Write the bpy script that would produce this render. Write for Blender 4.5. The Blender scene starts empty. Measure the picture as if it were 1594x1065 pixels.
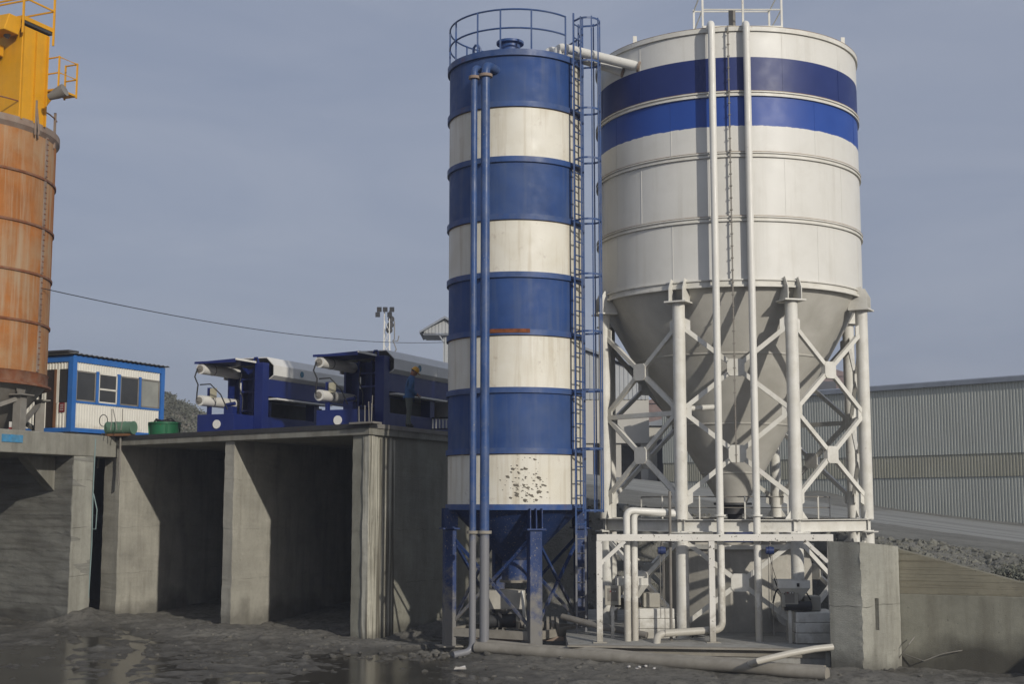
import bpy, math, random
import numpy as np
from mathutils import Vector, Matrix, noise
random.seed(7)
R = math.radians
V = Vector
sc = bpy.context.scene
COL = sc.collection

# ------------------------------------------------------------------ camera
FPX, CAMZ, PITCH = 2100.0, 3.67, R(6.87)
cam_d = bpy.data.cameras.new('camera')
cam_d.sensor_width = 36.0
cam_d.lens = 36.0 * FPX / 1594.0
cam_d.clip_start, cam_d.clip_end = 0.5, 4000
cam = bpy.data.objects.new('camera', cam_d)
cam.location = (0, 0, CAMZ)
cam.rotation_euler = (R(90) + PITCH, 0, 0)
COL.objects.link(cam)
sc.camera = cam

# ------------------------------------------------------------------ sky
SUN_EL, SUN_AZ = R(21), R(148)          # azimuth clockwise from +Y (behind the camera, to its right)
w = bpy.data.worlds.new('World'); sc.world = w
w.use_nodes = True
nt = w.node_tree; nt.nodes.clear()
wo = nt.nodes.new('ShaderNodeOutputWorld'); bg = nt.nodes.new('ShaderNodeBackground')
sky = nt.nodes.new('ShaderNodeTexSky'); sky.sky_type = 'NISHITA'; sky.sun_disc = False
sky.sun_elevation, sky.sun_rotation = SUN_EL, SUN_AZ
sky.air_density, sky.dust_density, sky.ozone_density = 1.0, 2.5, 1.5
# thin even cloud veil with soft bands, the same all round the sky
tc = nt.nodes.new('ShaderNodeTexCoord'); mp = nt.nodes.new('ShaderNodeMapping')
mp.inputs['Scale'].default_value = (1.0, 1.0, 4.5)
nz = nt.nodes.new('ShaderNodeTexNoise'); nz.inputs['Scale'].default_value = 3.1
nz.inputs['Detail'].default_value = 8; nz.inputs['Roughness'].default_value = 0.58; nz.inputs['Distortion'].default_value = 0.6
cr = nt.nodes.new('ShaderNodeValToRGB')
cr.color_ramp.elements[0].position, cr.color_ramp.elements[1].position = 0.25, 0.75
cr.color_ramp.elements[0].color = (2.88, 3.32, 4.46, 1)
cr.color_ramp.elements[1].color = (3.90, 4.25, 5.20, 1)
mx = nt.nodes.new('ShaderNodeMixRGB'); mx.inputs['Fac'].default_value = 0.86
L = nt.links.new
L(tc.outputs['Generated'], mp.inputs['Vector']); L(mp.outputs['Vector'], nz.inputs['Vector'])
L(nz.outputs['Fac'], cr.inputs['Fac']); L(sky.outputs['Color'], mx.inputs['Color1'])
L(cr.outputs['Color'], mx.inputs['Color2']); L(mx.outputs['Color'], bg.inputs['Color'])
bg.inputs['Strength'].default_value = 0.1
L(bg.outputs['Background'], wo.inputs['Surface'])

# ------------------------------------------------------------------ sun
sl = bpy.data.lights.new('sun', 'SUN'); sl.energy = 2.9; sl.angle = R(0.9); sl.color = (1.0, 0.95, 0.87)
so = bpy.data.objects.new('sun', sl); COL.objects.link(so)
sdir = V((math.sin(SUN_AZ) * math.cos(SUN_EL), math.cos(SUN_AZ) * math.cos(SUN_EL), math.sin(SUN_EL)))
so.rotation_euler = sdir.to_track_quat('Z', 'Y').to_euler()
so.location = (20, -20, 30)

vs = sc.view_settings
vs.view_transform = 'Standard'; vs.look = 'None'; vs.gamma = 1.0; vs.use_curve_mapping = False
vs.exposure = -0.1
sc.cycles.max_bounces = 6; sc.cycles.diffuse_bounces = 1; sc.cycles.glossy_bounces = 3
sc.cycles.volume_bounces = 0

# ================================================================== helpers
def at(px, py, Y):
    """point at depth Y that the photograph shows at pixel px, py (used to read off real sizes)"""
    u, v = (px - 797.0) / FPX, (532.5 - py) / FPX
    dy = math.cos(PITCH) - v * math.sin(PITCH)
    dz = math.sin(PITCH) + v * math.cos(PITCH)
    return V((u / dy * Y, Y, CAMZ + dz / dy * Y))
def zat(py, Y): return at(797, py, Y).z
def xat(px, Y, py=700): return at(px, py, Y).x

class MB:
    def __init__(s, M=None): s.v, s.f, s.m, s.M = [], [], [], M
    def add(s, vs_, fs_, m=0):
        o = len(s.v); s.v += [V(p) for p in vs_]
        s.f += [tuple(i + o for i in f) for f in fs_]; s.m += [m] * len(fs_); return s
    def box(s, x0, x1, y0, y1, z0, z1, m=0):
        return s.add([(x, y, z) for z in (z0, z1) for y in (y0, y1) for x in (x0, x1)],
                     [(0, 2, 3, 1), (4, 5, 7, 6), (0, 1, 5, 4), (2, 6, 7, 3), (0, 4, 6, 2), (1, 3, 7, 5)], m)
    def obox(s, c, a, b, d, m=0):
        c, a, b, d = V(c), V(a), V(b), V(d)
        return s.add([c + i * a + j * b + k * d for k in (-1, 1) for j in (-1, 1) for i in (-1, 1)],
                     [(0, 2, 3, 1), (4, 5, 7, 6), (0, 1, 5, 4), (2, 6, 7, 3), (0, 4, 6, 2), (1, 3, 7, 5)], m)
    def bar(s, p, q, wd, ht, up=(0, 0, 1), m=0):
        p, q = V(p), V(q); d = (q - p); l = d.length; d.normalize(); up = V(up)
        if abs(d.dot(up)) > .98: up = V((0, 1, 0))
        r = d.cross(up).normalized(); u = r.cross(d)
        return s.obox((p + q) / 2, d * l / 2, r * wd / 2, u * ht / 2, m)
    def ibeam(s, p, q, h, wd, t=.02):
        p, q = V(p), V(q)
        for dz, ww, hh in ((h / 2 - t / 2, wd, t), (-h / 2 + t / 2, wd, t), (0, t, h - 2 * t)):
            s.bar(p + V((0, 0, dz)), q + V((0, 0, dz)), ww, hh)
        return s
    def tube(s, pts, r, n=12, cap=True, m=0):
        pts = [V(p) for p in pts]; rr = r if isinstance(r, (list, tuple)) else [r] * len(pts)
        t0 = (pts[1] - pts[0]).normalized()
        ref = V((0, 0, 1)) if abs(t0.z) < .9 else V((1, 0, 0))
        a = t0.cross(ref).normalized(); o = len(s.v)
        for i, p in enumerate(pts):
            if i == 0: t = t0
            elif i == len(pts) - 1: t = (pts[i] - pts[i - 1]).normalized()
            else: t = ((pts[i + 1] - p).normalized() + (p - pts[i - 1]).normalized()).normalized()
            a = (a - t * a.dot(t)).normalized(); b = t.cross(a)
            for k in range(n):
                an = 2 * math.pi * k / n
                s.v.append(p + (a * math.cos(an) + b * math.sin(an)) * rr[i])
        for i in range(len(pts) - 1):
            for k in range(n):
                k2 = (k + 1) % n
                s.f.append((o + i * n + k, o + i * n + k2, o + (i + 1) * n + k2, o + (i + 1) * n + k)); s.m.append(m)
        if cap:
            s.f.append(tuple(o + k for k in reversed(range(n)))); s.m.append(m)
            e = o + (len(pts) - 1) * n
            s.f.append(tuple(e + k for k in range(n))); s.m.append(m)
        return s
    def lathe(s, prof, c=(0, 0, 0), n=48, a0=0.0, a1=2 * math.pi, m=0):
        c = V(c); full = abs(a1 - a0 - 2 * math.pi) < 1e-6; k_ = n if full else n + 1; o = len(s.v)
        for r, z in prof:
            for k in range(k_):
                a = a0 + (a1 - a0) * k / n
                s.v.append(c + V((r * math.cos(a), r * math.sin(a), z)))
        for i in range(len(prof) - 1):
            for k in range(n):
                k2 = (k + 1) % k_
                s.f.append((o + i * k_ + k, o + i * k_ + k2, o + (i + 1) * k_ + k2, o + (i + 1) * k_ + k)); s.m.append(m)
        return s
    def disc(s, c, r, nrm, n=20, th=.02, m=0):
        c, nrm = V(c), V(nrm).normalized()
        return s.tube([c - nrm * th / 2, c + nrm * th / 2], r, n, True, m)
    def prism(s, pts, ext, m=0):
        pts = [V(p) for p in pts]; ext = V(ext); n = len(pts)
        fs = [tuple(reversed(range(n))), tuple(range(n, 2 * n))] + [(i, (i + 1) % n, n + (i + 1) % n, n + i) for i in range(n)]
        return s.add(pts + [p + ext for p in pts], fs, m)
    def mesh(s, name='mesh', mats=(), smooth=False, ang=38):
        vs_ = [s.M @ p for p in s.v] if s.M else s.v
        me = bpy.data.meshes.new(name); me.from_pydata([tuple(p) for p in vs_], [], s.f)
        for mm in mats: me.materials.append(mm)
        if len(mats) > 1: me.polygons.foreach_set('material_index', s.m)
        me.update()
        import bmesh
        b = bmesh.new(); b.from_mesh(me); bmesh.ops.recalc_face_normals(b, faces=b.faces); b.to_mesh(me); b.free()
        if smooth:
            me.polygons.foreach_set('use_smooth', [True] * len(me.polygons)); me.set_sharp_from_angle(angle=R(ang))
        return me
    def build(s, name, mat, parent=None, smooth=False, bevel=0, ang=38):
        mats = mat if isinstance(mat, (list, tuple)) else [mat]
        return place(name, s.mesh(name, mats, smooth, ang), parent, bevel=bevel)

def place(name, me, parent=None, loc=None, rot=None, scale=None, bevel=0):
    o = bpy.data.objects.new(name, me); COL.objects.link(o)
    if parent is not None:
        o.parent = parent
        if parent.parent is None: o.matrix_parent_inverse = Matrix.Translation(-parent.location)
    if loc is not None: o.location = loc
    if rot is not None: o.rotation_euler = rot
    if scale is not None: o.scale = scale
    if bevel:
        b = o.modifiers.new('bevel', 'BEVEL'); b.width = bevel; b.segments = 2; b.limit_method = 'ANGLE'; b.angle_limit = R(40)
    return o
def tag(o, label, cat, group=None):
    o['label'] = label; o['category'] = cat
    if group: o['group'] = group
    return o
def thing(name, label, cat, loc=(0, 0, 0), group=None):
    o = bpy.data.objects.new(name, None); o.empty_display_size = .3; COL.objects.link(o); o.location = loc
    return tag(o, label, cat, group)
def struct(o): o['kind'] = 'structure'; return o
def stuff(o): o['kind'] = 'stuff'; return o
def arc(c, r, a0, a1, n, z=0, M=None):
    return [V((c[0] + r * math.cos(a0 + (a1 - a0) * i / n), c[1] + r * math.sin(a0 + (a1 - a0) * i / n), z)) for i in range(n + 1)]
def bend(p, q, s_, r=.3, n=6):
    """polyline p-q-s with the corner at q rounded"""
    p, q, s_ = V(p), V(q), V(s_); a = q + (p - q).normalized() * r; b = q + (s_ - q).normalized() * r
    out = []
    for i in range(n + 1):
        t = i / n; out.append(a * (1 - t) ** 2 + q * 2 * t * (1 - t) + b * t * t)
    return [p] + out + [s_]
def route(pts, r=.3, n=6):
    pts = [V(p) for p in pts]; out = [pts[0]]
    for i in range(1, len(pts) - 1):
        out += bend(pts[i - 1], pts[i], pts[i + 1], r, n)[1:-1]
    return out + [pts[-1]]
def sag(p, q, d, n=16):
    p, q = V(p), V(q)
    return [p.lerp(q, i / n) - V((0, 0, 4 * d * (i / n) * (1 - i / n))) for i in range(n + 1)]

# ------------------------------------------------------------------ materials
def lin(r, g, b):
    f = lambda c: (c / 255 / 12.92) if c / 255 <= .04045 else ((c / 255 + .055) / 1.055) ** 2.4
    return (f(r), f(g), f(b), 1)
class NT:
    def __init__(s, name):
        s.m = bpy.data.materials.new(name); s.m.use_nodes = True; s.t = s.m.node_tree
        s.b = s.t.nodes['Principled BSDF']; s.pos = s.n('ShaderNodeNewGeometry').outputs['Position']
    def n(s, typ, **kw):
        k = s.t.nodes.new(typ)
        for a, b in kw.items(): setattr(k, a, b)
        return k
    def l(s, a, b): s.t.links.new(a, b)
    def noise(s, scale, detail=4, rough=.55, vec=None, stretch=None, dist=0):
        k = s.n('ShaderNodeTexNoise'); k.inputs['Scale'].default_value = scale; k.inputs['Detail'].default_value = detail
        k.inputs['Roughness'].default_value = rough; k.inputs['Distortion'].default_value = dist
        src = vec or s.pos
        if stretch:
            mp_ = s.n('ShaderNodeMapping'); mp_.inputs['Scale'].default_value = stretch; s.l(src, mp_.inputs['Vector']); src = mp_.outputs['Vector']
        s.l(src, k.inputs['Vector']); return k.outputs['Fac']
    def ramp(s, fac, lo, hi, a=0.0, b=1.0):
        k = s.n('ShaderNodeMapRange'); k.clamp = True
        for i, v_ in zip(('From Min', 'From Max', 'To Min', 'To Max'), (lo, hi, a, b)): k.inputs[i].default_value = v_
        s.l(fac, k.inputs['Value']); return k.outputs['Result']
    def math(s, op, a, b=None):
        k = s.n('ShaderNodeMath', operation=op)
        for i, x in enumerate((a, b)):
            if x is None: continue
            if isinstance(x, (int, float)): k.inputs[i].default_value = x
            else: s.l(x, k.inputs[i])
        return k.outputs[0]
    def mix(s, fac, a, b, bl='MIX'):
        k = s.n('ShaderNodeMixRGB', blend_type=bl)
        for i, x in zip(('Fac', 'Color1', 'Color2'), (fac, a, b)):
            if isinstance(x, (int, float)): k.inputs[i].default_value = x
            elif isinstance(x, (tuple, list)): k.inputs[i].default_value = x
            else: s.l(x, k.inputs[i])
        return k.outputs['Color']
    def z(s):
        k = s.n('ShaderNodeSeparateXYZ'); s.l(s.pos, k.inputs[0]); return k.outputs['Z']
    def col(s, c): s.l(c, s.b.inputs['Base Color'])
    def bump(s, h, strength=.3, dist=.02):
        k = s.n('ShaderNodeBump'); k.inputs['Strength'].default_value = strength; k.inputs['Distance'].default_value = dist
        s.l(h, k.inputs['Height']); s.l(k.outputs['Normal'], s.b.inputs['Normal'])

def surf(name, c, rough=.55, metal=0.0, var=.18, vs=1.3, streak=0.0, scol=None, dirt=0.0, dcol=None, dscale=2.5,
         splash=None, rust=0.0, rscale=6.0, bump=0.0, bscale=25, spots=None, spec=.4):
    """painted / raw surface: tone variation, vertical run-off streaks, dust patches, splash zone near the ground, rust"""
    t = NT(name); c = tuple(c)
    dk = tuple(x * (1 - var) for x in c[:3]) + (1,); lt = tuple(min(1, x * (1 + var)) for x in c[:3]) + (1,)
    out = t.mix(t.ramp(t.noise(vs, 6, .6), .3, .7), dk, lt)
    if dirt: out = t.mix(t.math('MULTIPLY', t.ramp(t.noise(dscale, 6, .62, dist=.4), .42, .68), dirt), out, dcol)
    if streak: out = t.mix(t.math('MULTIPLY', t.ramp(t.noise(5.0, 5, .6, stretch=(1, 1, .06)), .5, .72), streak), out, scol)
    if rust: out = t.mix(t.math('MULTIPLY', t.ramp(t.noise(rscale, 8, .7), .60, .70), rust), out, lin(110, 66, 40))
    if spots: out = t.mix(t.math('MULTIPLY', t.ramp(t.noise(spots[0], 2, .5), spots[1], spots[1] + .03), spots[3]), out, spots[2])
    if splash:
        z0, z1, sc_, amt = splash
        f = t.math('ADD', t.ramp(t.z(), z0, z1, 1, 0), t.ramp(t.noise(3.0, 7, .68), .3, .7, -.45, .45))
        out = t.mix(t.math('MULTIPLY', t.ramp(f, .25, .75), amt), out, sc_)
    t.col(out); t.b.inputs['Metallic'].default_value = metal; t.b.inputs['Specular IOR Level'].default_value = spec
    t.l(t.ramp(t.noise(vs * 3, 4), .3, .7, max(.05, rough - .1), min(1, rough + .12)), t.b.inputs['Roughness'])
    if bump: t.bump(t.noise(bscale, 5, .6), bump, .02)
    return t.m

DUST = lin(150, 143, 128)
def concrete(name, c, boards=None, bsize=.14, stain=.5, scol=lin(88, 82, 70), splash=None, dark=.35, holes=True, bump=.35, joints=False):
    t = NT(name); c = tuple(c)
    out = t.mix(t.ramp(t.noise(.9, 7, .62), .3, .7), tuple(x * .78 for x in c[:3]) + (1,), tuple(min(1, x * 1.15) for x in c[:3]) + (1,))
    out = t.mix(t.math('MULTIPLY', t.ramp(t.noise(9, 6, .7), .45, .75), .35), out, tuple(x * .62 for x in c[:3]) + (1,))
    h = t.noise(40, 6, .7)
    if boards == 'v':
        st = t.noise(5.5, 3, .5, stretch=(1, 1, .03)); out = t.mix(t.math('MULTIPLY', t.ramp(st, .46, .60), stain), out, scol)
        st2 = t.noise(14, 2, .5, stretch=(1, 1, .02)); out = t.mix(t.math('MULTIPLY', t.ramp(st2, .52, .62), stain * .6), out, scol)
        h = t.math('ADD', t.math('MULTIPLY', st2, 1.6), h)
    elif boards == 'h':
        st = t.noise(1.0, 4, .6, stretch=(.35, .35, 6)); out = t.mix(t.math('MULTIPLY', t.ramp(st, .46, .66), stain), out, scol)
        k = t.n('ShaderNodeMath', operation='FRACT'); t.l(t.math('MULTIPLY', t.z(), 1 / bsize), k.inputs[0])
        ln = t.ramp(t.math('ADD', k.outputs[0], t.ramp(t.noise(2.5), .3, .7, -.12, .12)), 0.0, .07, 1, 0)
        out = t.mix(t.math('MULTIPLY', ln, .35), out, tuple(x * .55 for x in c[:3]) + (1,))
        h = t.math('SUBTRACT', h, t.math('MULTIPLY', ln, .7))
    else:
        st = t.noise(2.4, 6, .62, stretch=(1, 1, .12)); out = t.mix(t.math('MULTIPLY', t.ramp(st, .47, .7), stain), out, scol)
    if holes:
        hl = t.ramp(t.noise(16, 2, .4), .73, .76); out = t.mix(t.math('MULTIPLY', hl, .6), out, tuple(x * .4 for x in c[:3]) + (1,))
        h = t.math('SUBTRACT', h, hl)
    if joints:      # pour joint lines at lift heights, and a row of shutter ties
        zz = t.math('ADD', t.z(), t.ramp(t.noise(1.5, 3), .3, .7, -.035, .035)); k = t.n('ShaderNodeMath', operation='FRACT'); t.l(t.math('MULTIPLY', zz, 1 / 1.47), k.inputs[0])
        jl = t.ramp(k.outputs[0], .0, .012, 1, 0); jl = t.math('MULTIPLY', jl, t.ramp(t.noise(2.0, 4), .35, .6)); out = t.mix(t.math('MULTIPLY', jl, .5), out, tuple(x * .45 for x in c[:3]) + (1,)); h = t.math('SUBTRACT', h, t.math('MULTIPLY', jl, .8))
    if splash:
        z0, z1, sc_, amt = splash
        f = t.math('ADD', t.ramp(t.z(), z0, z1, 1, 0), t.ramp(t.noise(.8, 4, .55), .3, .7, -.4, .4))
        out = t.mix(t.math('MULTIPLY', t.ramp(f, .2, .85), amt), out, sc_)
    t.col(out); t.b.inputs['Roughness'].default_value = .88
    t.b.inputs['Specular IOR Level'].default_value = .25
    t.bump(h, bump, .03); return t.m

WET = lin(58, 55, 49)
m_conc = concrete('concrete_bay', (.42, .40, .335, 1), 'n', stain=.35, joints=True, splash=(.1, 1.0, WET, .55))
m_concv = concrete('concrete_board_marked', (.56, .535, .44, 1), 'v', stain=.9, splash=(.05, .5, WET, .6))
m_concs = concrete('concrete_side_wall', (.29, .28, .225, 1), 'n', stain=.3, joints=True, splash=(.05, .5, WET, .6))
m_conch = concrete('concrete_dirty_platform', (.275, .27, .235, 1), 'h', bsize=.55, stain=.6, scol=lin(96, 92, 84), splash=(.1, .8, WET, .6))
m_concw = concrete('concrete_wing_wall', (.235, .217, .16, 1), 'h', bsize=.17, stain=.35, scol=lin(112, 104, 86), splash=(.2, .9, WET, .8))
m_concp = concrete('concrete_pier', (.41, .40, .34, 1), 'n', stain=.4, joints=True, splash=(.05, .6, WET, .6), bump=.8)
m_deck = concrete('concrete_deck_edge', (.29, .28, .235, 1), 'n', stain=.5)
m_tank = concrete('concrete_tank', (.52, .49, .42, 1), 'n', stain=.2, holes=False, bump=.12)
m_slab = concrete('dusty_slab', (.38, .37, .335, 1), 'n', stain=.4, holes=False)

BLUE = (.019, .060, .205, 1); BLUE2 = (.008, .019, .125, 1); CREAM = (.77, .735, .63, 1); WHITE = (.745, .725, .66, 1)
m_blue = surf('silo_blue_paint', BLUE, .6, var=.16, dirt=.55, dcol=lin(88, 104, 132), dscale=.3, streak=.4, scol=lin(96, 106, 126), spec=.3)
m_cream = surf('silo_cream_paint', CREAM, .5, var=.05, vs=.8, dirt=.25, dcol=lin(196, 184, 152), dscale=1.2, streak=.5, scol=lin(172, 154, 122), rust=.25, rscale=3.2)
m_bluering = surf('silo_blue_ring', (.03, .075, .22, 1), .5, var=.25, dirt=.4, dcol=lin(108, 116, 134), rust=.5, rscale=1.1)
m_bluelow = surf('silo_blue_dusty_leg', (.014, .038, .13, 1), .6, var=.2, rust=.15, splash=(0.1, 2.6, lin(128, 124, 114), .85), spots=(26, .66, DUST, .8))
m_bluepipe = surf('blue_pipe_paint', (.03, .075, .21, 1), .42, var=.2, dirt=.4, dcol=lin(110, 116, 128), splash=(2.6, 3.25, lin(132, 130, 126), .85), spots=(22, .7, DUST, .7))
m_white = surf('white_silo_paint', WHITE, .42, var=.05, vs=.7, dirt=.2, dcol=lin(196, 188, 164), dscale=.9, rust=.1, rscale=8, streak=.12, scol=lin(170, 158, 132))
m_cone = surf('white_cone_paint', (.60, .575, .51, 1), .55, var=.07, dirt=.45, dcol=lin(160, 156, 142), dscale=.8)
m_whitebeam = surf('white_steel_paint', (.75, .725, .65, 1), .5, var=.08, dirt=.35, dcol=lin(184, 178, 158), rust=.3, rscale=9, splash=(.3, 1.3, DUST, .6))
m_gantry = surf('gantry_white_paint', (.72, .69, .62, 1), .55, var=.08, spots=(13, .66, lin(86, 80, 72), .9), splash=(.4, 1.3, DUST, .8))
m_whitepipe = surf('white_pipe_paint', (.77, .745, .67, 1), .42, var=.06, rust=.35, rscale=12, splash=(.5, 3.2, lin(165, 158, 142), .7))
m_dustpipe = surf('cement_dusted_pipe', lin(150, 144, 132), .8, var=.15, dirt=.5, dcol=lin(122, 116, 104), dscale=4)
m_rustorange = surf('rusty_orange_silo', lin(168, 108, 56), .9, var=.2, vs=.9, dirt=.9, dcol=lin(174, 142, 106), dscale=.6, streak=.75, scol=lin(180, 162, 136), rust=.15, rscale=2, spec=.2)
m_orangering = surf('rusty_orange_ring', lin(128, 78, 48), .85, var=.3, dirt=.6, dcol=lin(146, 124, 104))
m_rimdust = surf('dusty_silo_rim', lin(146, 130, 116), .85, var=.2, dirt=.4, dcol=lin(120, 84, 62))
m_yellow = surf('yellow_paint', lin(222, 158, 10), .5, var=.1, dirt=.35, dcol=lin(196, 148, 40), dscale=1.3, streak=.2, scol=lin(170, 130, 52))
m_greysteel = surf('dusty_grey_steel', lin(132, 128, 120), .7, var=.2, dirt=.4, dcol=lin(110, 98, 84))
m_darksteel = surf('dark_steel', lin(60, 60, 60), .6, var=.3, rust=.4)
m_pressblue = surf('press_blue_paint', BLUE2, .38, var=.12, dirt=.2, dcol=lin(46, 56, 100))
m_presswhite = surf('press_white_cover', (.74, .72, .66, 1), .4, var=.04, dirt=.15, dcol=lin(190, 184, 170))
m_black = surf('black_rubber', (.02, .02, .02, 1), .6)
m_cabwhite = surf('cabin_white_sheet', (.76, .73, .64, 1), .45, var=.05, dirt=.2, dcol=lin(190, 182, 160), splash=(6.0, 6.5, lin(176, 164, 140), .5))
m_cabblue = surf('cabin_blue_frame', lin(46, 106, 178), .45, var=.12, dirt=.2, dcol=lin(90, 120, 160))
m_roofsheet = surf('grey_roof_sheet', lin(120, 118, 112), .6, var=.2, rust=.4)
m_green = surf('green_drum_paint', lin(30, 96, 62), .5, var=.25, rust=.5, rscale=10)
m_greend = surf('dull_green_paint', lin(92, 124, 102), .6, var=.2, rust=.3)
m_wood = surf('brown_door_frame', lin(120, 84, 56), .7, var=.2)
m_red = surf('red_sign', lin(120, 36, 34), .5)
m_hall = surf('hall_cladding', lin(178, 180, 170), .5, var=.06, vs=.3, dirt=.25, dcol=lin(156, 158, 148), dscale=.4, streak=.35, scol=lin(152, 154, 144))
m_hally = surf('hall_translucent_band', lin(164, 161, 142), .55, var=.1, vs=.5, dirt=.4, dcol=lin(164, 164, 150), dscale=.25)
m_hallroof = surf('hall_roof_edge', lin(136, 141, 148), .5)
m_farwall = surf('plant_wall', lin(186, 182, 172), .7, var=.05, vs=.4)
m_farclad = surf('plant_cladding', lin(168, 170, 170), .6, var=.05)
m_redroof = surf('red_shed', lin(126, 106, 98), .8, var=.2)
m_bush = surf('scrub_leaves', (.12, .122, .095, 1), .8, var=.45, vs=.6)
m_sand = surf('sandy_hillside', lin(132, 124, 110), .95, var=.2, vs=.15, dirt=.5, dcol=lin(100, 98, 84), dscale=.2)
m_farhill = surf('far_hillside', lin(116, 112, 106), .95, var=.25, vs=.06, dirt=.6, dcol=lin(128, 112, 102), dscale=.08)
m_rock = surf('grey_rock', lin(112, 111, 102), .9, var=.35, vs=2.2, dirt=.5, dcol=lin(132, 130, 120), dscale=5, bump=.6, bscale=14)
m_rustline = surf('rust_line', lin(124, 92, 66), .9, var=.45, vs=5, dirt=.8, dcol=lin(186, 174, 146), dscale=3)
m_skin = surf('skin', lin(150, 104, 80), .6)
m_jacket = surf('denim_jacket', lin(60, 92, 130), .85, var=.15, vs=8)
m_trouser = surf('grey_green_trousers', lin(88, 92, 84), .9, var=.15, vs=6)
m_boot = surf('dark_boot', lin(40, 36, 34), .7)
m_paper = surf('white_rag', lin(196, 192, 186), .9, var=.2, vs=9)
m_bluegrey = surf('hoist_blue', lin(40, 54, 96), .5, var=.2)
m_boxgrey = surf('control_box_grey', lin(172, 168, 156), .5, var=.1, dirt=.4, dcol=lin(150, 142, 124))
def glass(name, c, rough=.12):
    t = NT(name); t.col(t.mix(t.ramp(t.noise(1.5), .3, .7), tuple(x * .7 for x in c[:3]) + (1,), c))
    t.b.inputs['Roughness'].default_value = rough; t.b.inputs['Specular IOR Level'].default_value = .5; return t.m
m_glass = glass('dark_window_glass', lin(66, 66, 64)); m_glass2 = glass('pale_window_board', lin(160, 160, 150), .4)

# ================================================================== geometry constants
def gy(py):                                   # depth at which the ground (z = 0) shows at row py
    v = (532.5 - py) / FPX
    return -CAMZ * (math.cos(PITCH) - v * math.sin(PITCH)) / (math.sin(PITCH) + v * math.cos(PITCH))
def pix(p):
    d = V(p) - V((0, 0, CAMZ))
    f_ = d.y * math.cos(PITCH) + d.z * math.sin(PITCH); u_ = -d.y * math.sin(PITCH) + d.z * math.cos(PITCH)
    return 797 + FPX * d.x / f_, 532.5 - FPX * u_ / f_
DECK = 5.83
E2 = V((.40, .9165, 0)); PERP = V((.9165, -.40, 0)); UP = V((0, 0, 1))
C3 = V((xat(570, gy(1003), 1003), gy(1003), 0))
W1p = V((xat(152, gy(965), 965), gy(965), 0))
E1 = (W1p - C3).normalized()
def on_front(px):                             # distance along the bay front line that shows at column px
    lo, hi = -5.0, 25.0
    for _ in range(50):
        mid = (lo + hi) / 2
        if pix(C3 + E1 * mid)[0] > px: lo = mid
        else: hi = mid
    return (lo + hi) / 2
def sstep(x, a, b):
    t = np.clip((x - a) / (b - a), 0, 1); return t * t * (3 - 2 * t)
def fbm(x, y, sc_, oc=4, seed=0.0):
    return noise.fractal(V((x * sc_ + seed, y * sc_ - seed, seed * .37)), 1.0, 2.0, oc)

# ================================================================== ground (mud yard) and puddles
def axis(a, b, step, far0, far1):
    fine = list(np.arange(a, b, step)); lo, hi = [], []
    d, x = step * 2, a
    while x > far0: x -= d; lo.append(x); d *= 1.5
    d, x = step * 2, fine[-1]
    while x < far1: x += d; hi.append(x); d *= 1.5
    return lo[::-1] + fine + hi
def mud_h(x, y):
    p = V((x, y, 0)); s_ = (p - C3).dot(E1); n_ = V((E1.y, -E1.x, 0))          # n_ : away from the bays or towards, fixed below
    if n_.dot(V((0, -1, 0))) < 0: n_ = -n_
    d = (p - C3).dot(n_)                                                       # metres in front of the bay mouths
    h = .004 + .065 * fbm(x, y, .24, 3, 3.1) + .05 * fbm(x, y * 2.0, .9, 4, 9.2) + .05 * abs(fbm(x, y, 2.3, 5, 5.5))
    h += .12 * math.exp(-((d - .3) / 1.0) ** 2) if s_ > -2 else 0
    if d < 0 and s_ > 0: h += min(.35, -.07 * d) + .08 * fbm(x, y, .5, 3, 1.7)
    h += .06 * max(0, fbm(x, y, 1.7, 5, 8.8))                                  # churned lumps
    if x > -1.5: h += .05 * min(1, (x + 1.5) / 3)
    for (ax, ay, ux, uy, gw) in ((-1.0, 28.0, -.62, .785, .95), (-9.5, 30.0, -.25, .968, .9)):      # wheel ruts towards the bays
        dp = (x - ax) * -uy + (y - ay) * ux + .35 * math.sin(((x - ax) * ux + (y - ay) * uy) * .35); k = abs(abs(dp) - gw)
        if k < .6: h += (-.055 * math.exp(-(k / .16) ** 2) + .03 * math.exp(-((k - .27) / .1) ** 2)) * (.7 + .5 * fbm(x, y, .7, 2, 3.3))
    h += .10 * math.exp(-((x - 7.2) ** 2 + (y - 29.3) ** 2) / .8)
    h -= .05 * float(sstep(-y, -36.5, -29.0)) * float(sstep(-x, -1.5, 1.5))
    h += .13 * math.exp(-((y - (31.8 - .62 * (x - 1.2))) / .55) ** 2) * float(sstep(x, -2.2, -.5))   # mud heaped under the lying pipes
    h += 2.5 * math.exp(-(((x - 14.0) / 1.7) ** 2 + ((y - 26.3) / 1.8) ** 2))                       # mound added outside the frame to cast shadow on the wing wall
    q = V((-13.2, 42.2, 0)); h += .45 * math.exp(-((x - q.x) ** 2 + (y - q.y) ** 2) / .9)
    q = V((-8.6, 38.6, 0)); h += .16 * math.exp(-((x - q.x) ** 2 + (y - q.y) ** 2) / 1.4)
    return h
xs = axis(-15.5, 13.0, .075, -900, 900); ys = axis(26.5, 44.5, .085, -300, 1500)
nx, ny = len(xs), len(ys); verts = []
for y in ys:
    for x in xs:
        verts.append((x, y, mud_h(x, y) if (-20 < x < 20 and 24 < y < 50) else -.05))
faces = [(j * nx + i, j * nx + i + 1, (j + 1) * nx + i + 1, (j + 1) * nx + i) for j in range(ny - 1) for i in range(nx - 1)]
me = bpy.data.meshes.new('ground'); me.from_pydata(verts, [], faces)
me.polygons.foreach_set('use_smooth', [True] * len(faces)); me.update()
t = NT('wet_mud')
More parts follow.
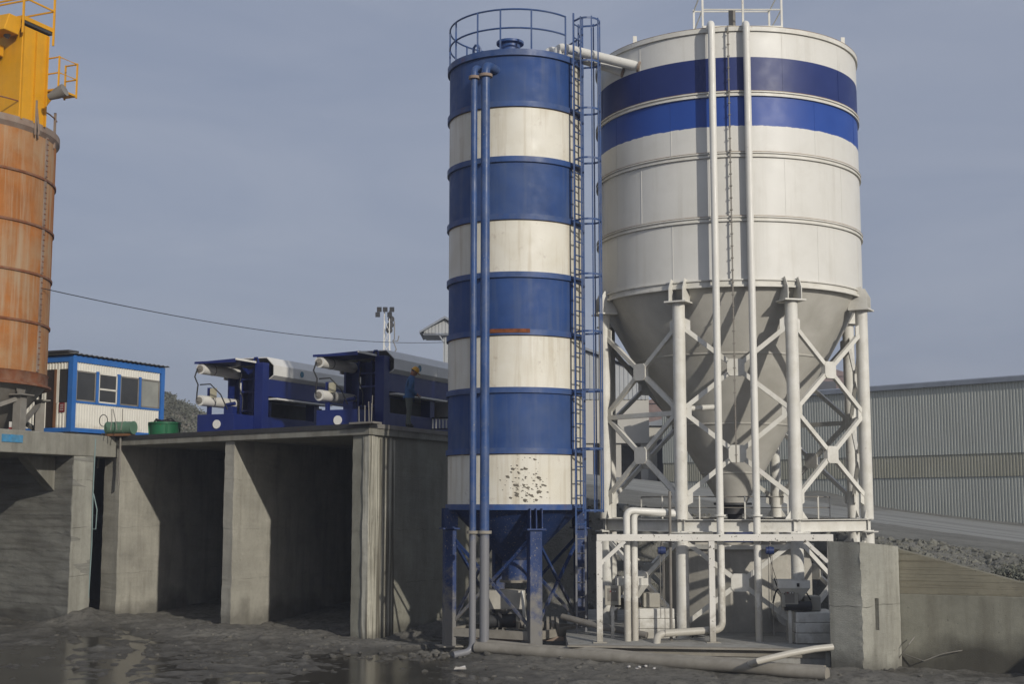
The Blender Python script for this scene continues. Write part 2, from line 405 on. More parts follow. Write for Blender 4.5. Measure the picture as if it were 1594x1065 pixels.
c = t.mix(t.ramp(t.noise(.6, 6, .6), .3, .7), lin(110, 107, 99), lin(146, 142, 132))
c = t.mix(t.math('MULTIPLY', t.ramp(t.noise(5, 8, .75), .48, .62), .8), c, lin(84, 81, 74))
c = t.mix(t.math('MULTIPLY', t.ramp(t.noise(24, 6, .7), .55, .7), .5), c, lin(150, 146, 136))
c = t.mix(t.math('MULTIPLY', t.ramp(t.noise(.9, 6, .65, stretch=(1, 2.2, 1)), .56, .68), .6), c, lin(146, 142, 132))
wetf = t.ramp(t.math('ADD', t.z(), t.ramp(t.noise(2.2, 5), .3, .7, -.03, .03)), .0, .10, 1, 0)
c = t.mix(t.math('MULTIPLY', wetf, .6), c, lin(62, 59, 53)); t.col(c)
t.l(t.ramp(wetf, 0, 1, .85, .34), t.b.inputs['Roughness']); t.b.inputs['Specular IOR Level'].default_value = .4
t.bump(t.math('ADD', t.noise(9, 7, .75), t.noise(40, 5, .7)), 1.0, .06)
me.materials.append(t.m); struct(place('ground', me))
t = NT('puddle_water'); t.col(t.mix(t.ramp(t.noise(.7, 3), .35, .65), lin(58, 55, 48), lin(76, 72, 63)))
t.b.inputs['Roughness'].default_value = .18; t.b.inputs['IOR'].default_value = 1.33
t.bump(t.noise(3.0, 3, .6, stretch=(1, 2.4, 1)), .12, .02)
b = MB(); b.add([(-40, 18, 0), (14, 18, 0), (14, 46, 0), (-40, 46, 0)], [(0, 1, 2, 3)]); struct(b.build('water', t.m))

# clods of mud and small stones lying about: nobody could count them
b = MB(); rnd = random.Random(3)
def lump(b, c, r, rnd, squash=.6, n1=5, n2=7):
    vs_, fs_ = [], []
    for i in range(n1 + 1):
        th = math.pi * i / n1
        for k in range(n2):
            ph = 2 * math.pi * k / n2; q = r * rnd.uniform(.75, 1.2)
            vs_.append(V(c) + V((q * math.sin(th) * math.cos(ph), q * math.sin(th) * math.sin(ph), q * squash * math.cos(th))))
    for i in range(n1):
        for k in range(n2):
            fs_.append((i * n2 + k, i * n2 + (k + 1) % n2, (i + 1) * n2 + (k + 1) % n2, (i + 1) * n2 + k))
    b.add(vs_, fs_)
for i in range(1500):
    x = rnd.uniform(-13, 9); y = rnd.uniform(27, 40)
    hm = mud_h(x, y)
    if hm < -.005 and rnd.random() < .9: continue
    if rnd.random() < .5 and fbm(x, y, .8, 2, 2.2) < .1: continue
    lump(b, (x, y, hm), rnd.choice((.02, .03, .035, .05, .07)) * rnd.uniform(.7, 1.3), rnd)
for i in range(150):
    x = rnd.gauss(-1.6, 1.3); y = rnd.gauss(33.4, .5); lump(b, (x, y, mud_h(x, y) + .02), rnd.uniform(.04, .12), rnd)
o = b.build('mud', bpy.data.materials['wet_mud'], None, True, ang=60); stuff(o)
tag(o, 'clods of grey mud strewn over the wet yard', 'mud clods')

# ================================================================== raised ground on the right, road, rubble slope
def plane_h(x, y): return 1.8 - .103 * min(max(x, -25), 45) + .0494 * min(y, 86)
HD = V((.67, -.742, 0)).normalized(); HN = V((-.742, -.67, 0)).normalized(); H0 = V((21.0, 80.0, 0))
def toe(x):
    if x < 9.5: return 41.3
    if x < 10.3: return 41.3 + (32.0 - 41.3) * (x - 9.5) / .8
    return 32.0 - .466 * (x - 10.3)
def walltop(x): return 2.73 - (x - 8.69) * .29
def terr_h(x, y):
    d = y - toe(x); p = plane_h(x, y)
    ws = float(np.clip((x - 9.0) / 1.5, 0, 1)); base = .2 * (1 - ws) + max(.9, walltop(x) - .22) * ws
    wd = 2.4 * (1 - ws) + 7.5 * ws
    k = float(sstep(d, 0, wd)); h = base + (p - base) * k
    if d < 0: h = base + d * 1.2
    rough_ = .24 * (1 - sstep(d, wd * .7, wd * 1.2)) + .02
    h += float(rough_) * (fbm(x, y, .9, 5, 4.4) + .25 + .5 * abs(fbm(x, y, 2.6, 4, 1.4)))
    r_ = (V((x, y, 0)) - H0).dot(HN)
    h += .55 * math.exp(-((r_ - 1.0) / 1.1) ** 2) * (1 + .5 * fbm(x, y, .25, 3, 7.0))
    pass
    return h
xs = axis(0, 18, .16, -160, 500); ys = axis(29, 45, .16, 29, 900); ys = [y for y in ys if y > 25]
nx, ny = len(xs), len(ys)
verts = [(x, y, terr_h(x, y) if x > -30 else plane_h(x, y)) for y in ys for x in xs]
keep = [y > toe(x) - 2.2 for y in ys for x in xs]
faces = []
for j in range(ny - 1):
    for i in range(nx - 1):
        q = (j * nx + i, j * nx + i + 1, (j + 1) * nx + i + 1, (j + 1) * nx + i)
        if all(keep[k] for k in q) and not (ys[j] < 47 and xs[i] < -3): faces.append(q)
me = bpy.data.meshes.new('embankment'); me.from_pydata(verts, [], faces)
me.polygons.foreach_set('use_smooth', [True] * len(faces)); me.update()
t = NT('grey_earth')
c = t.mix(t.ramp(t.noise(.35, 7, .65), .3, .7), lin(128, 126, 118), lin(156, 154, 145))
c = t.mix(t.math('MULTIPLY', t.ramp(t.noise(3, 7, .7), .48, .7), .5), c, lin(98, 96, 88)); t.col(c)
t.b.inputs['Roughness'].default_value = .95; t.b.inputs['Specular IOR Level'].default_value = .15
t.bump(t.math('ADD', t.noise(4, 6, .7), t.noise(16, 6, .7)), 1.0, .08)
me.materials.append(t.m); emb = struct(place('embankment', me))
rnd = random.Random(11); rocks = []
for k in range(7):
    b = MB(); lump(b, (0, 0, 0), 1.0, rnd, .7, 4, 6); rocks.append(b.mesh('rock', [m_rock]))
n_r = 0
for i in range(900):
    if n_r >= 290: break
    if rnd.random() < .25: x = rnd.uniform(1.5, 9.4); d = rnd.uniform(.0, 2.3)
    else: x = rnd.uniform(9.6, 14.5); d = rnd.uniform(1.8, 7.5)
    y = toe(x) + d; q = pix((x, y, terr_h(x, y)))
    if not (900 < q[0] < 1640): continue
    s_ = rnd.choice((.07, .08, .1, .12, .16)) * rnd.uniform(.8, 1.2)
    place('stone', rnd.choice(rocks), emb, (x, y, terr_h(x, y) - s_ * .1), (rnd.uniform(0, 6), rnd.uniform(0, 6), rnd.uniform(0, 6)),
          (s_, s_ * rnd.uniform(.6, 1.1), s_ * rnd.uniform(.5, .9))); n_r += 1
# finer rubble between the stones
b = MB()
for i in range(2600):
    if rnd.random() < .2: x = rnd.uniform(1.5, 9.4); d = rnd.uniform(0, 2.4)
    else: x = rnd.uniform(9.8, 15.5); d = rnd.uniform(1.0, 8.5)
    y = toe(x) + d; r_ = rnd.choice((.025, .03, .04, .05, .07)); lump(b, (x, y, terr_h(x, y)), r_ * rnd.uniform(.8, 1.3), rnd, .7, 3, 5)
o = stuff(b.build('rubble', m_rock, emb))
# road: compacted dusty track climbing to the left in front of the hall
verts, faces = [], []
ns, ntv = 90, 22
for i in range(ns + 1):
    for j in range(ntv + 1):
        p = H0 + HD * (-46 + 76 * i / ns) + HN * (3.2 + 24.5 * j / ntv)
        rut = .05 * math.sin(j * 2.1) + .03 * fbm(p.x, p.y, .6, 3, 1.0)
        verts.append((p.x, p.y, terr_h(p.x, p.y) + .03 + max(0, rut) * .3 - .45 * (1 - float(sstep(p.y - toe(p.x), 5.6, 8.5))) - .6 * float(sstep(j / ntv, .8, 1.0)) - .3 * (1 - float(sstep(j / ntv, 0, .08)))))
for i in range(ns):
    for j in range(ntv):
        q = [(i * (ntv + 1) + j), (i + 1) * (ntv + 1) + j, (i + 1) * (ntv + 1) + j + 1, i * (ntv + 1) + j + 1]
        if all(verts[k][1] > toe(verts[k][0]) + (6.0 if verts[k][0] > 9.5 else 3.5) for k in q): faces.append(tuple(q))
me = bpy.data.meshes.new('road'); me.from_pydata(verts, [], faces)
me.polygons.foreach_set('use_smooth', [True] * len(faces)); me.update()
t = NT('dusty_road'); rot = t.n('ShaderNodeMapping'); rot.inputs['Rotation'].default_value = (0, 0, math.atan2(-HD.y, HD.x))
t.l(t.pos, rot.inputs['Vector'])
c = t.mix(t.ramp(t.noise(1.1, 5, .6, vec=rot.outputs['Vector'], stretch=(.04, .9, 0)), .38, .62), lin(128, 127, 120), lin(156, 155, 147))
c = t.mix(t.math('MULTIPLY', t.ramp(t.noise(3.0, 4, .6, vec=rot.outputs['Vector'], stretch=(.03, 1, 0)), .5, .66), .7), c, lin(104, 103, 97)); t.col(c)
t.b.inputs['Roughness'].default_value = .95; t.bump(t.noise(10, 5, .7), .5, .04)
me.materials.append(t.m); struct(place('road', me))

# ================================================================== hills
def hillmesh(name, X0, X1, Y0, Y1, nx_, ny_, fn, mat):
    vs_ = []
    for j in range(ny_ + 1):
        for i in range(nx_ + 1):
            x = X0 + (X1 - X0) * i / nx_; y = Y0 + (Y1 - Y0) * j / ny_; vs_.append((x, y, fn(x, y)))
    fs_ = [(j * (nx_ + 1) + i, j * (nx_ + 1) + i + 1, (j + 1) * (nx_ + 1) + i + 1, (j + 1) * (nx_ + 1) + i) for j in range(ny_) for i in range(nx_)]
    me = bpy.data.meshes.new(name); me.from_pydata(vs_, [], fs_); me.polygons.foreach_set('use_smooth', [True] * len(fs_)); me.update()
    me.materials.append(mat); return struct(place(name, me))
def lhill(x, y):
    ridge = float(np.interp(x, [-120, -50, -36, -29, -26, -23, -19, -12, 0], [9, 15, 13.6, 12.4, 11.0, 9.0, 7.8, 6.6, 3.5]))
    k = float(sstep(y, 72, 108)) * (1 - .8 * float(sstep(y, 118, 170)))
    return 3 + (ridge - 3) * k + .5 * fbm(x, y, .12, 4, 6.0)
hillmesh('hill', -120, 2, 70, 175, 90, 70, lhill, m_sand)
def rhill(x, y):
    ridge = float(np.interp(x, [-60, 5, 20, 32, 45, 60, 76, 95, 160, 300], [6, 9, 16, 19.5, 21.5, 24.5, 25.5, 23, 21, 18]))
    k = float(sstep(y, 170, 262)) * (1 - .5 * float(sstep(y, 280, 400)))
    return 3 + (ridge - 3) * k + 1.2 * fbm(x, y, .05, 4, 2.0)
hillmesh('hill', -60, 300, 165, 400, 90, 50, rhill, m_farhill)
# scrub on the left hill
rnd = random.Random(5); b = MB()
for i in range(800):
    x = rnd.uniform(-36, -18); y = rnd.uniform(90, 112); z = lhill(x, y)
    if z < 7.6 + .6 * fbm(x, y, .3, 2, 1): continue
    rr = rnd.uniform(.3, .75)
    for k in range(44):
        u = V((rnd.gauss(0, 1), rnd.gauss(0, 1), rnd.gauss(0, 1))).normalized() * rr * rnd.uniform(.5, 1.05)
        u.z = abs(u.z) * .95; c = V((x, y, z)) + u; s_ = rnd.uniform(.06, .13)
        a1 = V((rnd.gauss(0, 1), rnd.gauss(0, 1), rnd.gauss(0, 1))).normalized(); a2 = a1.orthogonal().normalized()
        b.add([c - a1 * s_, c + a2 * s_ * .7, c + a1 * s_, c - a2 * s_ * .7], [(0, 1, 2, 3)])
o = stuff(b.build('undergrowth', m_bush)); tag(o, 'grey green scrub bushes covering the hillside behind the cabin', 'scrub')
# dark shrub on the rubble bank by the frame's edge
b = MB(); sx, sy = 12.2, 33.0
for k in range(900):
    u = V((rnd.gauss(0, 1), rnd.gauss(0, 1), rnd.gauss(0, 1))).normalized() * rnd.uniform(.35, 1.0); c = V((sx, sy, terr_h(sx, sy) + .1)) + V((u.x * .75, u.y * .7, abs(u.z) * .5))
    a1 = V((rnd.gauss(0, 1), rnd.gauss(0, 1), rnd.gauss(0, 1))).normalized(); a2 = a1.orthogonal().normalized(); s_ = rnd.uniform(.03, .07)
    b.add([c - a1 * s_, c + a2 * s_ * .6, c + a1 * s_, c - a2 * s_ * .6], [(0, 1, 2, 3)])
sh = thing('shrub', 'dark low shrub on the rubble bank above the sloping wing wall', 'shrub', (sx, sy, terr_h(sx, sy)))
b.build('crown', m_bush, sh)
b = MB()
for k in range(7):
    a = k * .9; b.tube([(sx, sy, terr_h(sx, sy) - .1), (sx + .25 * math.cos(a), sy + .25 * math.sin(a), terr_h(sx, sy) + .3)], [.03, .012], 6)
b.build('stem', m_wood, sh)

# ================================================================== corrugated hall
def corrug(p, d, L_, z0f, z1f, n_, pitch=.25, dep=.045):
    """ribbed sheet: from p along d for L_, bottom/top heights as functions of distance, proud side n_"""
    b = MB(); k = int(L_ / pitch); vs_ = []
    for i in range(k):
        for fr, o_ in ((0, 0), (.28, 0), (.42, 1), (.86, 1)):
            s_ = (i + fr) * pitch; q = V(p) + V(d) * s_ + V(n_) * dep * o_; vs_ += [V((q.x, q.y, z0f(s_))), V((q.x, q.y, z1f(s_)))]
    b.add(vs_, [(2 * i, 2 * i + 2, 2 * i + 3, 2 * i + 1) for i in range(len(vs_) // 2 - 1)]); return b
HL = H0 - HD * 16.0; hall = thing('corrugated_hall', 'long grey corrugated hall with a yellowish band behind the dusty road', 'hall', tuple(HL) [:2] + (3.3,))
zb = lambda s_: plane_h((HL + HD * s_).x, (HL + HD * s_).y) - .5
for nm, z0f, z1f, mt, off in (('wall_sheet', zb, lambda s_: 5.21, m_hall, 0), ('translucent_band', lambda s_: 5.19, lambda s_: 6.46, m_hally, .05), ('wall_sheet', lambda s_: 6.44, lambda s_: 10.35, m_hall, .10)):
    corrug(HL + HN * off, HD, 62, z0f, z1f, HN, .19, .035).build(nm, mt, hall)
b = MB(); b.obox(HL + HD * 31 + HN * .12 + UP * 10.43, HD * 31.2, HN * .2, UP * .13); b.build('eaves_gutter', m_hallroof, hall)
b = MB(); a_ = HL + UP * 10.55; b.add([a_, a_ + HD * 62, a_ + HD * 62 - HN * 11 + UP * 1.2, a_ - HN * 11 + UP * 1.2, a_ + HD * 62 - HN * 22, a_ - HN * 22], [(0, 1, 2, 3), (3, 2, 4, 5)]); b.build('roof', m_hallroof, hall)
b = MB(); g_ = HL - HN * 22; b.add([HL + UP * 2, g_ + UP * 2, g_ + UP * 10.5, HL - HN * 11 + UP * 11.7, HL + UP * 10.5], [(0, 1, 2, 3, 4)]); b.build('gable_wall', m_hall, hall)

# ================================================================== pale plant building behind the silos
Yb = 95.0; xl, xr = xat(850, Yb), xat(1011, Yb); zt0, zt1 = zat(524, Yb), zat(585, Yb)
z2, z1, z0 = zat(622, Yb), zat(690, Yb), 3.2
fb = thing('plant_building', 'pale clad plant building on columns seen between the two silos', 'building', ((xl + xr) / 2, Yb + 5, z0))
b = MB(); b.prism([(xl, Yb, z2), (xr, Yb, z2), (xr, Yb, zt1), (xl, Yb, zt0)], (0, 11, 0)); b.build('upper_wall', m_farclad, fb)
corrug((xl, Yb - .02, 0), (1, 0, 0), xr - xl, lambda s_: z2, lambda s_: zt0 + (zt1 - zt0) * s_ / (xr - xl) - .1, (0, -1, 0), .3, .05).build('cladding', m_farclad, fb)
b = MB(); b.prism([(xl - .3, Yb - .4, zt0 + .1), (xr + .4, Yb - .4, zt1 + .08), (xr + .4, Yb - .4, zt1 + .25), (xl - .3, Yb - .4, zt0 + .28)], (0, 11.8, 0)); b.build('roof', m_hallroof, fb)
b = MB(); b.box(xl, xr, Yb + .05, Yb + 11, z1, z2 - .004); b.build('lower_wall', m_farwall, fb)
for px in (918, 962, 1004): b = MB(); b.box(xat(px, Yb) - .25, xat(px, Yb) + .25, Yb + .3, Yb + .8, z0 - 1, z1); b.build('column', m_farwall, fb)
b = MB(); b.box(xl, xr, Yb + 5, Yb + 5.3, z0 - 1, z1); b.build('inner_wall', m_greysteel, fb)
# low sheds and stacked red frames on the far slope
for i, (px, py, Yq, wd, ht, dp, mt, lb) in enumerate(((980, 738, 110, 7, 2.0, 6, m_redroof, 'low reddish shed under the pale plant building'), (1052, 690, 170, 9, 5, 8, m_redroof, 'reddish shed on the far slope left of the cone'),
        (1030, 735, 100, 3.2, 3.4, 4, m_greysteel, 'small grey hut beyond the road between the leg braces'), (1283, 612, 240, 12, 3, 10, m_redroof, 'rust red shed on the far ridge above the hall roof'))):
    p = at(px, py, Yq); s_ = thing('shed', lb, 'shed', (p.x, p.y, p.z))
    b = MB(); b.box(p.x - wd / 2, p.x + wd / 2, p.y, p.y + dp, p.z - 3, p.z + ht); b.build('wall', mt if i != 2 else m_farwall, s_)
    b = MB(); b.prism([(p.x - wd / 2 - .3, p.y - .3, p.z + ht), (p.x + wd / 2 + .3, p.y - .3, p.z + ht), (p.x, p.y - .3, p.z + ht + wd * .15)], (0, dp + .6, 0)); b.build('roof', m_redroof if i != 2 else m_hallroof, s_)
    b = MB(); b.box(p.x - wd * .1, p.x + wd * .18, p.y - .05, p.y + .1, p.z - 2, p.z + ht * .7); b.build('doorway', m_darksteel, s_)

# head house with gable roof, left of the striped silo
Yh = 80.0; hh = thing('head_house', 'grey clad tower with a small gabled head house beyond the deck', 'tower', (xat(712, Yh), Yh, 3.5))
xa, xb_ = xat(690, Yh, 540), xat(740, Yh, 540); ze, zp = zat(520.5, Yh), zat(497.5, Yh); xe, xp = xat(654, Yh, 520), xat(693, Yh, 500)
corrug((xa, Yh, 0), (1, 0, 0), xb_ - xa, lambda s_: 3, lambda s_: ze + .2, (0, -1, 0), .22, .04).build('cladding', m_farclad, hh)
b = MB(); b.box(xa, xb_, Yh + .05, Yh + 2.2, 3, ze + .1); b.build('tower_body', m_farclad, hh)
xr2 = 2 * xp - xe
corrug((xe + .25, Yh - .35, 0), (1, 0, 0), xr2 - xe - .5, lambda s_: ze + .02, lambda s_: ze + .05 + (zp - ze - .15) * (1 - abs(s_ + .25 - (xp - xe)) / (xp - xe)), (0, -1, 0), .2, .03).build('gable_cladding', m_farclad, hh)
b = MB()
for x0_, x1_ in ((xe, xp), (xr2, xp)): b.prism([(x0_, Yh - .6, ze), (x1_, Yh - .6, zp), (x1_, Yh - .6, zp + .14), (x0_, Yh - .6, ze + .12)], (0, 3.6, 0))
b.build('roof', m_hallroof, hh)
b = MB(); b.box(xe + .2, xr2 - .2, Yh - .3, Yh + 2.4, ze - .08, ze + .01); b.build('soffit', m_hallroof, hh)
b = MB(); b.bar((xe + 1.1, Yh - .2, ze), (xa, Yh - .1, zat(532, Yh)), .08, .08); b.build('strut', m_hallroof, hh)

# lattice mast with floodlights and antennas
Ym = 90.0; xm = xat(602, Ym, 540); zm = zat(484, Ym); mast = thing('lattice_mast', 'slim white lattice mast with floodlights and antennas behind the filter presses', 'mast', (xm, Ym, 3.5))
b = MB(); hw = .24
cs = [(-hw, -hw), (hw, -hw), (hw, hw), (-hw, hw)]
for dx, dy in cs: b.tube([(xm + dx * 1.3, Ym + dy * 1.3, 3), (xm + dx * .7, Ym + dy * .7, zm)], .032, 6)
b.build('mast_leg', m_whitepipe, mast)
b = MB()
zz = 8.0; k = 0
while zz < zm - .8:
    f0 = 1.3 - .6 * (zz - 3) / (zm - 3); f1 = 1.3 - .6 * (zz + .8 - 3) / (zm - 3)
    for i in range(4):
        p0, p1 = cs[i], cs[(i + 1) % 4]
        if k % 2: p0, p1 = p1, p0
        b.tube([(xm + p0[0] * f0, Ym + p0[1] * f0, zz), (xm + p1[0] * f1, Ym + p1[1] * f1, zz + .8)], .018, 5)
    zz += .8; k += 1
b.build('lattice', m_whitepipe, mast)
for dx, dz in ((-.6, -.3), (-.1, .05), (.35, .05), (-.5, .05), (.2, -.3)):
    b = MB(); b.obox((xm + dx, Ym - .3, zm + dz), V((.15, 0, 0)), V((0, .1, .04)), V((0, -.04, .14))); b.build('floodlight', m_darksteel, mast)
for px, py in ((609, 497), (608, 506), (606, 514)):
    p = at(px, py, Ym); b = MB(); b.disc(p, .22, (.6, -.8, .1), 16, .14); b.build('dish_antenna', m_darksteel, mast)
p = at(614, 500, Ym); b = MB(); b.tube([p, at(614, 528, Ym), at(611, 531, Ym), at(619, 531, Ym), at(621, 523, Ym)], .04, 6); b.tube([at(612, 531, Ym), at(617, 544, Ym), at(612, 552, Ym)], .04, 6); b.build('antenna_pole', m_greysteel, mast)

import bmesh
# ================================================================== concrete bays under the deck
bays = thing('concrete_bays', 'row of open concrete bays under a deck, dark inside', 'concrete bays', tuple(C3 + E1 * 4 + E2 * 4))
def rough_wall(p, a, b_, z0, z1, seed, amp=.012):
    """wall whose arrises are worn and slightly wavy"""
    m = wall_prism(p, a, b_, z0, z1); me = m.mesh('wall'); bm = bmesh.new(); bm.from_mesh(me)
    bmesh.ops.subdivide_edges(bm, edges=[e for e in bm.edges if abs((e.verts[0].co - e.verts[1].co).normalized().z) > .9], cuts=60, use_grid_fill=True)
    bmesh.ops.subdivide_edges(bm, edges=[e for e in bm.edges if abs((e.verts[0].co - e.verts[1].co).normalized().z) < .1 and (e.verts[0].co - e.verts[1].co).length > 5], cuts=24, use_grid_fill=True)
    for v in bm.verts:
        c = v.co; v.co = c + V((fbm(c.z * 2.1 + seed, c.x, 1.1, 4, seed), fbm(c.z * 2.1, c.y + seed, 1.1, 4, seed + 3), 0)) * amp
    out = MB(); bm.verts.index_update(); out.v = [v.co.copy() for v in bm.verts]; out.f = [tuple(v.index for v in f.verts) for f in bm.faces]; out.m = [0] * len(out.f); bm.free(); return out
def wall_prism(p, a, b_, z0, z1):
    return MB().prism([p, p + a, p + a + b_, p + b_] if True else [], UP * 0).v and MB().prism([V(p) + UP * z0, V(p) + V(a) + UP * z0, V(p) + V(a) + V(b_) + UP * z0, V(p) + V(b_) + UP * z0], UP * (z1 - z0))
BD = 14.0
s2, s1 = on_front(358), on_front(179)
rough_wall(C3, E1 * .6, E2 * BD, -.3, DECK - .301, 1.0).build('side_wall', m_concs, bays)
rough_wall(C3 + E1 * s2, E1 * .42, E2 * BD, -.3, DECK - .302, 4.0, .02).build('dividing_wall', m_conc, bays)
rough_wall(C3 + E1 * s1, E1 * .85, E2 * BD, -.3, DECK - .303, 7.0, .02).build('dividing_wall', m_conc, bays)
wall_prism(C3 + E1 * .02 + E2 * (BD - .4), E1 * (s1 + 6), E2 * .4, -.3, DECK - .304).build('back_wall', m_conc, bays)
# pilaster of the end wall and a bracing strip of rough board marks
rough_wall(C3 - E1 * .05 - E2 * .045, E1 * .22, E2 * .3, -.3, DECK - .32, 2.0, .018).build('corner_pilaster', m_concv, bays)
for k in range(6):
    wall_prism(C3 - E1 * .012 + E2 * (.33 + k * .2), E1 * .03, E2 * .15, .0, DECK - .33 - .05 * (k % 2)).build('board_mark', m_concv, bays, bevel=.006)
A = C3 - E1 * .10 - E2 * .10
sB = s1 + 1.75
wall_prism(A, E1 * sB, E2 * 15, DECK - .3, DECK).build('deck_slab', m_deck, bays, bevel=.02)
b = MB(); b.bar(A - E2 * .02 + UP * (DECK - .05), A + E1 * sB - E2 * .02 + UP * (DECK - .05), .03, .13); b.build('edge_angle', m_darksteel, bays)
b = MB(); b.bar(A - E1 * .02 + UP * (DECK - .05), A - E1 * .02 + E2 * 14 + UP * (DECK - .05), .03, .12); b.build('edge_angle', m_greysteel, bays)
b = MB(); b.obox(C3 - E2 * .05 + E1 * .1 + UP * (DECK + .015), E1 * .45, E2 * .25, UP * .025); b.build('steel_plate', m_greysteel, bays)

# ================================================================== platform on the left that carries the orange silo
K = V((xat(104, gy(975), 975), gy(975), 0))
plat = thing('concrete_platform', 'grey streaked concrete platform with overhanging slab under the orange silo', 'platform', tuple(K + E1 * 3 + E2 * 1))
rough_wall(K, E1 * 9, E2 * .95, -.3, DECK - .67, 5.0, .03).build('front_wall', m_conch, plat)
wall_prism(K - E1 * .012 + E2 * .02, E1 * .02, E2 * .9, -.3, DECK - .68).build('end_face', m_concp, plat)
S0 = V((xat(129, 42.0, 676), 42.0, 0)); S1 = V((xat(0, 38.7, 667), 38.7, 0)); SD = (S1 - S0).normalized()
b = MB(); z0 = DECK - .67
b.prism([S0 + UP * z0, S0 + SD * 9 + UP * z0, S0 + SD * 9 + V((-11, 2, z0)), S0 + V((-16, 8, z0)), S0 + V((-14, 14, z0)), S0 + E2 * 2.2 + UP * z0], UP * .672)
b.build('overhanging_slab', m_deck, plat, bevel=.03)
Wc = K + E1 * .95
b = MB(); out = (SD * 1.0).normalized()
b.prism([Wc + UP * (DECK - .68), Wc + out * 1.35 + UP * (DECK - .68), Wc + out * 1.2 + UP * (DECK - .85), Wc + UP * (DECK - 1.75)], E1 * .5); b.build('corbel', m_deck, plat, bevel=.02)
b = MB(); p = S0.lerp(S1, .86) + UP * (DECK - .26); n_ = V((SD.y, -SD.x, 0)); n_ = n_ if n_.x > 0 else -n_
b.obox(p + n_ * .012, SD * .42, n_ * .012, UP * .11)
b.build('blue_plate', surf('blue_plate', lin(62, 134, 176), .6, var=.3, vs=6, dirt=.5, dcol=lin(120, 150, 160)), plat)

# ================================================================== pier and wing wall on the right
Q = V((xat(1345, gy(1055), 1055), gy(1055), 0)); a_ = V((-.7, .714, 0)).normalized(); b_ = V((.7, .714, 0)).normalized()
pier = thing('concrete_pier', 'pale concrete pier with a vertical slot at the end of the wing wall', 'pier', tuple(Q))
zt = 2.86; zr = 2.73
mb = MB(); P0, P1, P2, P3 = Q, Q + b_ * 1.65, Q + b_ * 1.65 + a_ * .8, Q + a_ * .8
NS, NZ = 14, 22
def rough_face(mb, p, q, z0, zp, zq, nu, nv, n_, amp, seed, hole=None):
    vs_ = []
    for j in range(nv + 1):
        for i in range(nu + 1):
            u, v_ = i / nu, j / nv; b3 = p.lerp(q, u) + UP * (z0 + (zp + (zq - zp) * u - z0) * v_)
            near = math.exp(-((b3 - UP * b3.z) - Q).length / .06); w_ = .006 + .022 * near
            vs_.append(b3 + V((fbm(b3.x * 3 + b3.z * 5, b3.y * 3 - b3.z * 4, 1.0, 5, 2.0), fbm(b3.x * 3 - b3.z * 4, b3.y * 3 + b3.z * 5, 1.0, 5, 6.0), 0)) * w_)
    mb.add(vs_, [(j * (nu + 1) + i, j * (nu + 1) + i + 1, (j + 1) * (nu + 1) + i + 1, (j + 1) * (nu + 1) + i) for j in range(nv) for i in range(nu) if not (hole and hole[0] <= i < hole[1] and hole[2] <= j < hole[3])])
    if hole:
        i0, i1, j0, j1 = hole; ring = [(i, j0) for i in range(i0, i1)] + [(i1, j) for j in range(j0, j1)] + [(i, j1) for i in range(i1, i0, -1)] + [(i0, j) for j in range(j1, j0, -1)]
        pts = [vs_[j * (nu + 1) + i] for i, j in ring]; m_ = len(pts)
        mb.add(pts + [p_ - n_ * .22 for p_ in pts], [(k, (k + 1) % m_, m_ + (k + 1) % m_, m_ + k) for k in range(m_)] + [tuple(range(m_, 2 * m_))])
rough_face(mb, P0, P1, -.3, zt, zr, 30, 50, -a_, .006, 2.0, (10, 13, 20, 31)); rough_face(mb, P3, P0, -.3, zt, zt, 16, 50, -b_, .006, 5.0)
mb.add([P0 + UP * zt, P1 + UP * zr, P2 + UP * zr, P3 + UP * zt, P1 - UP * .3, P2 - UP * .3, P3 - UP * .3], [(0, 1, 2, 3), (1, 4, 5, 2), (2, 5, 6, 3)])
po = mb.build('pier_body', m_concp, pier)
# wing wall: board-marked upper lift over a plain lower lift
WD = V((2.36, -1.1, 0)).normalized(); Wn = V((-WD.y, WD.x, 0)); Wn = Wn if Wn.y > 0 else -Wn; Wp = P1 + Wn * .02 - WD * .15
wing = thing('wing_wall', 'sloping board marked concrete wing wall running off to the right', 'wall', tuple(P1))
LW = 9.0; zj = 1.68
def topz(s_): return 2.70 - .262 * s_
b = MB(); b.prism([Wp + UP * -.3, Wp + WD * LW + UP * -.3, Wp + WD * LW + UP * min(zj, topz(LW)), Wp + WD * 3.9 + UP * zj, Wp + UP * zj], Wn * .45); b.build('lower_lift', concrete('concrete_wing_lower', (.235, .228, .182, 1), 'n', stain=.5, splash=(.2, 1.0, WET, .8)), wing, bevel=.02)
nlift = 7; hz = 1.02 / nlift
for k in range(nlift):     # each shutter board left its own course
    za, zb_ = zj + k * hz, zj + (k + 1) * hz
    sa = min(LW, (2.70 - za) / .262); sb = max(.02, (2.70 - zb_) / .262)
    pr = Wn * (.012 + .006 * ((k * 5) % 3))
    b = MB(); q0 = Wp + pr
    b.prism([q0 + UP * (za + .002), q0 + WD * sa + UP * (za + .002), q0 + WD * sb + UP * zb_, q0 + UP * zb_], Wn * .4); b.build('board_course', m_concw, wing, bevel=.004)
b = MB(); b.tube([P1 + WD * .1 - Wn * .05 + UP * .35, P1 + WD * .5 - Wn * .2 + UP * .25, P1 + WD * .9 - Wn * .15 + UP * .42, P1 + WD * 1.3 - Wn * .05 + UP * .5], .012, 5)
b.tube([P1 - WD * .1 - Wn * .1 + UP * .2, P1 + WD * .2 - Wn * .25 + UP * .6, P1 + WD * .3 - Wn * .1 + UP * .75], .012, 5)
tag(b.build('wire_scrap', m_greysteel), 'tangle of scrap wire at the foot of the concrete pier', 'wire')

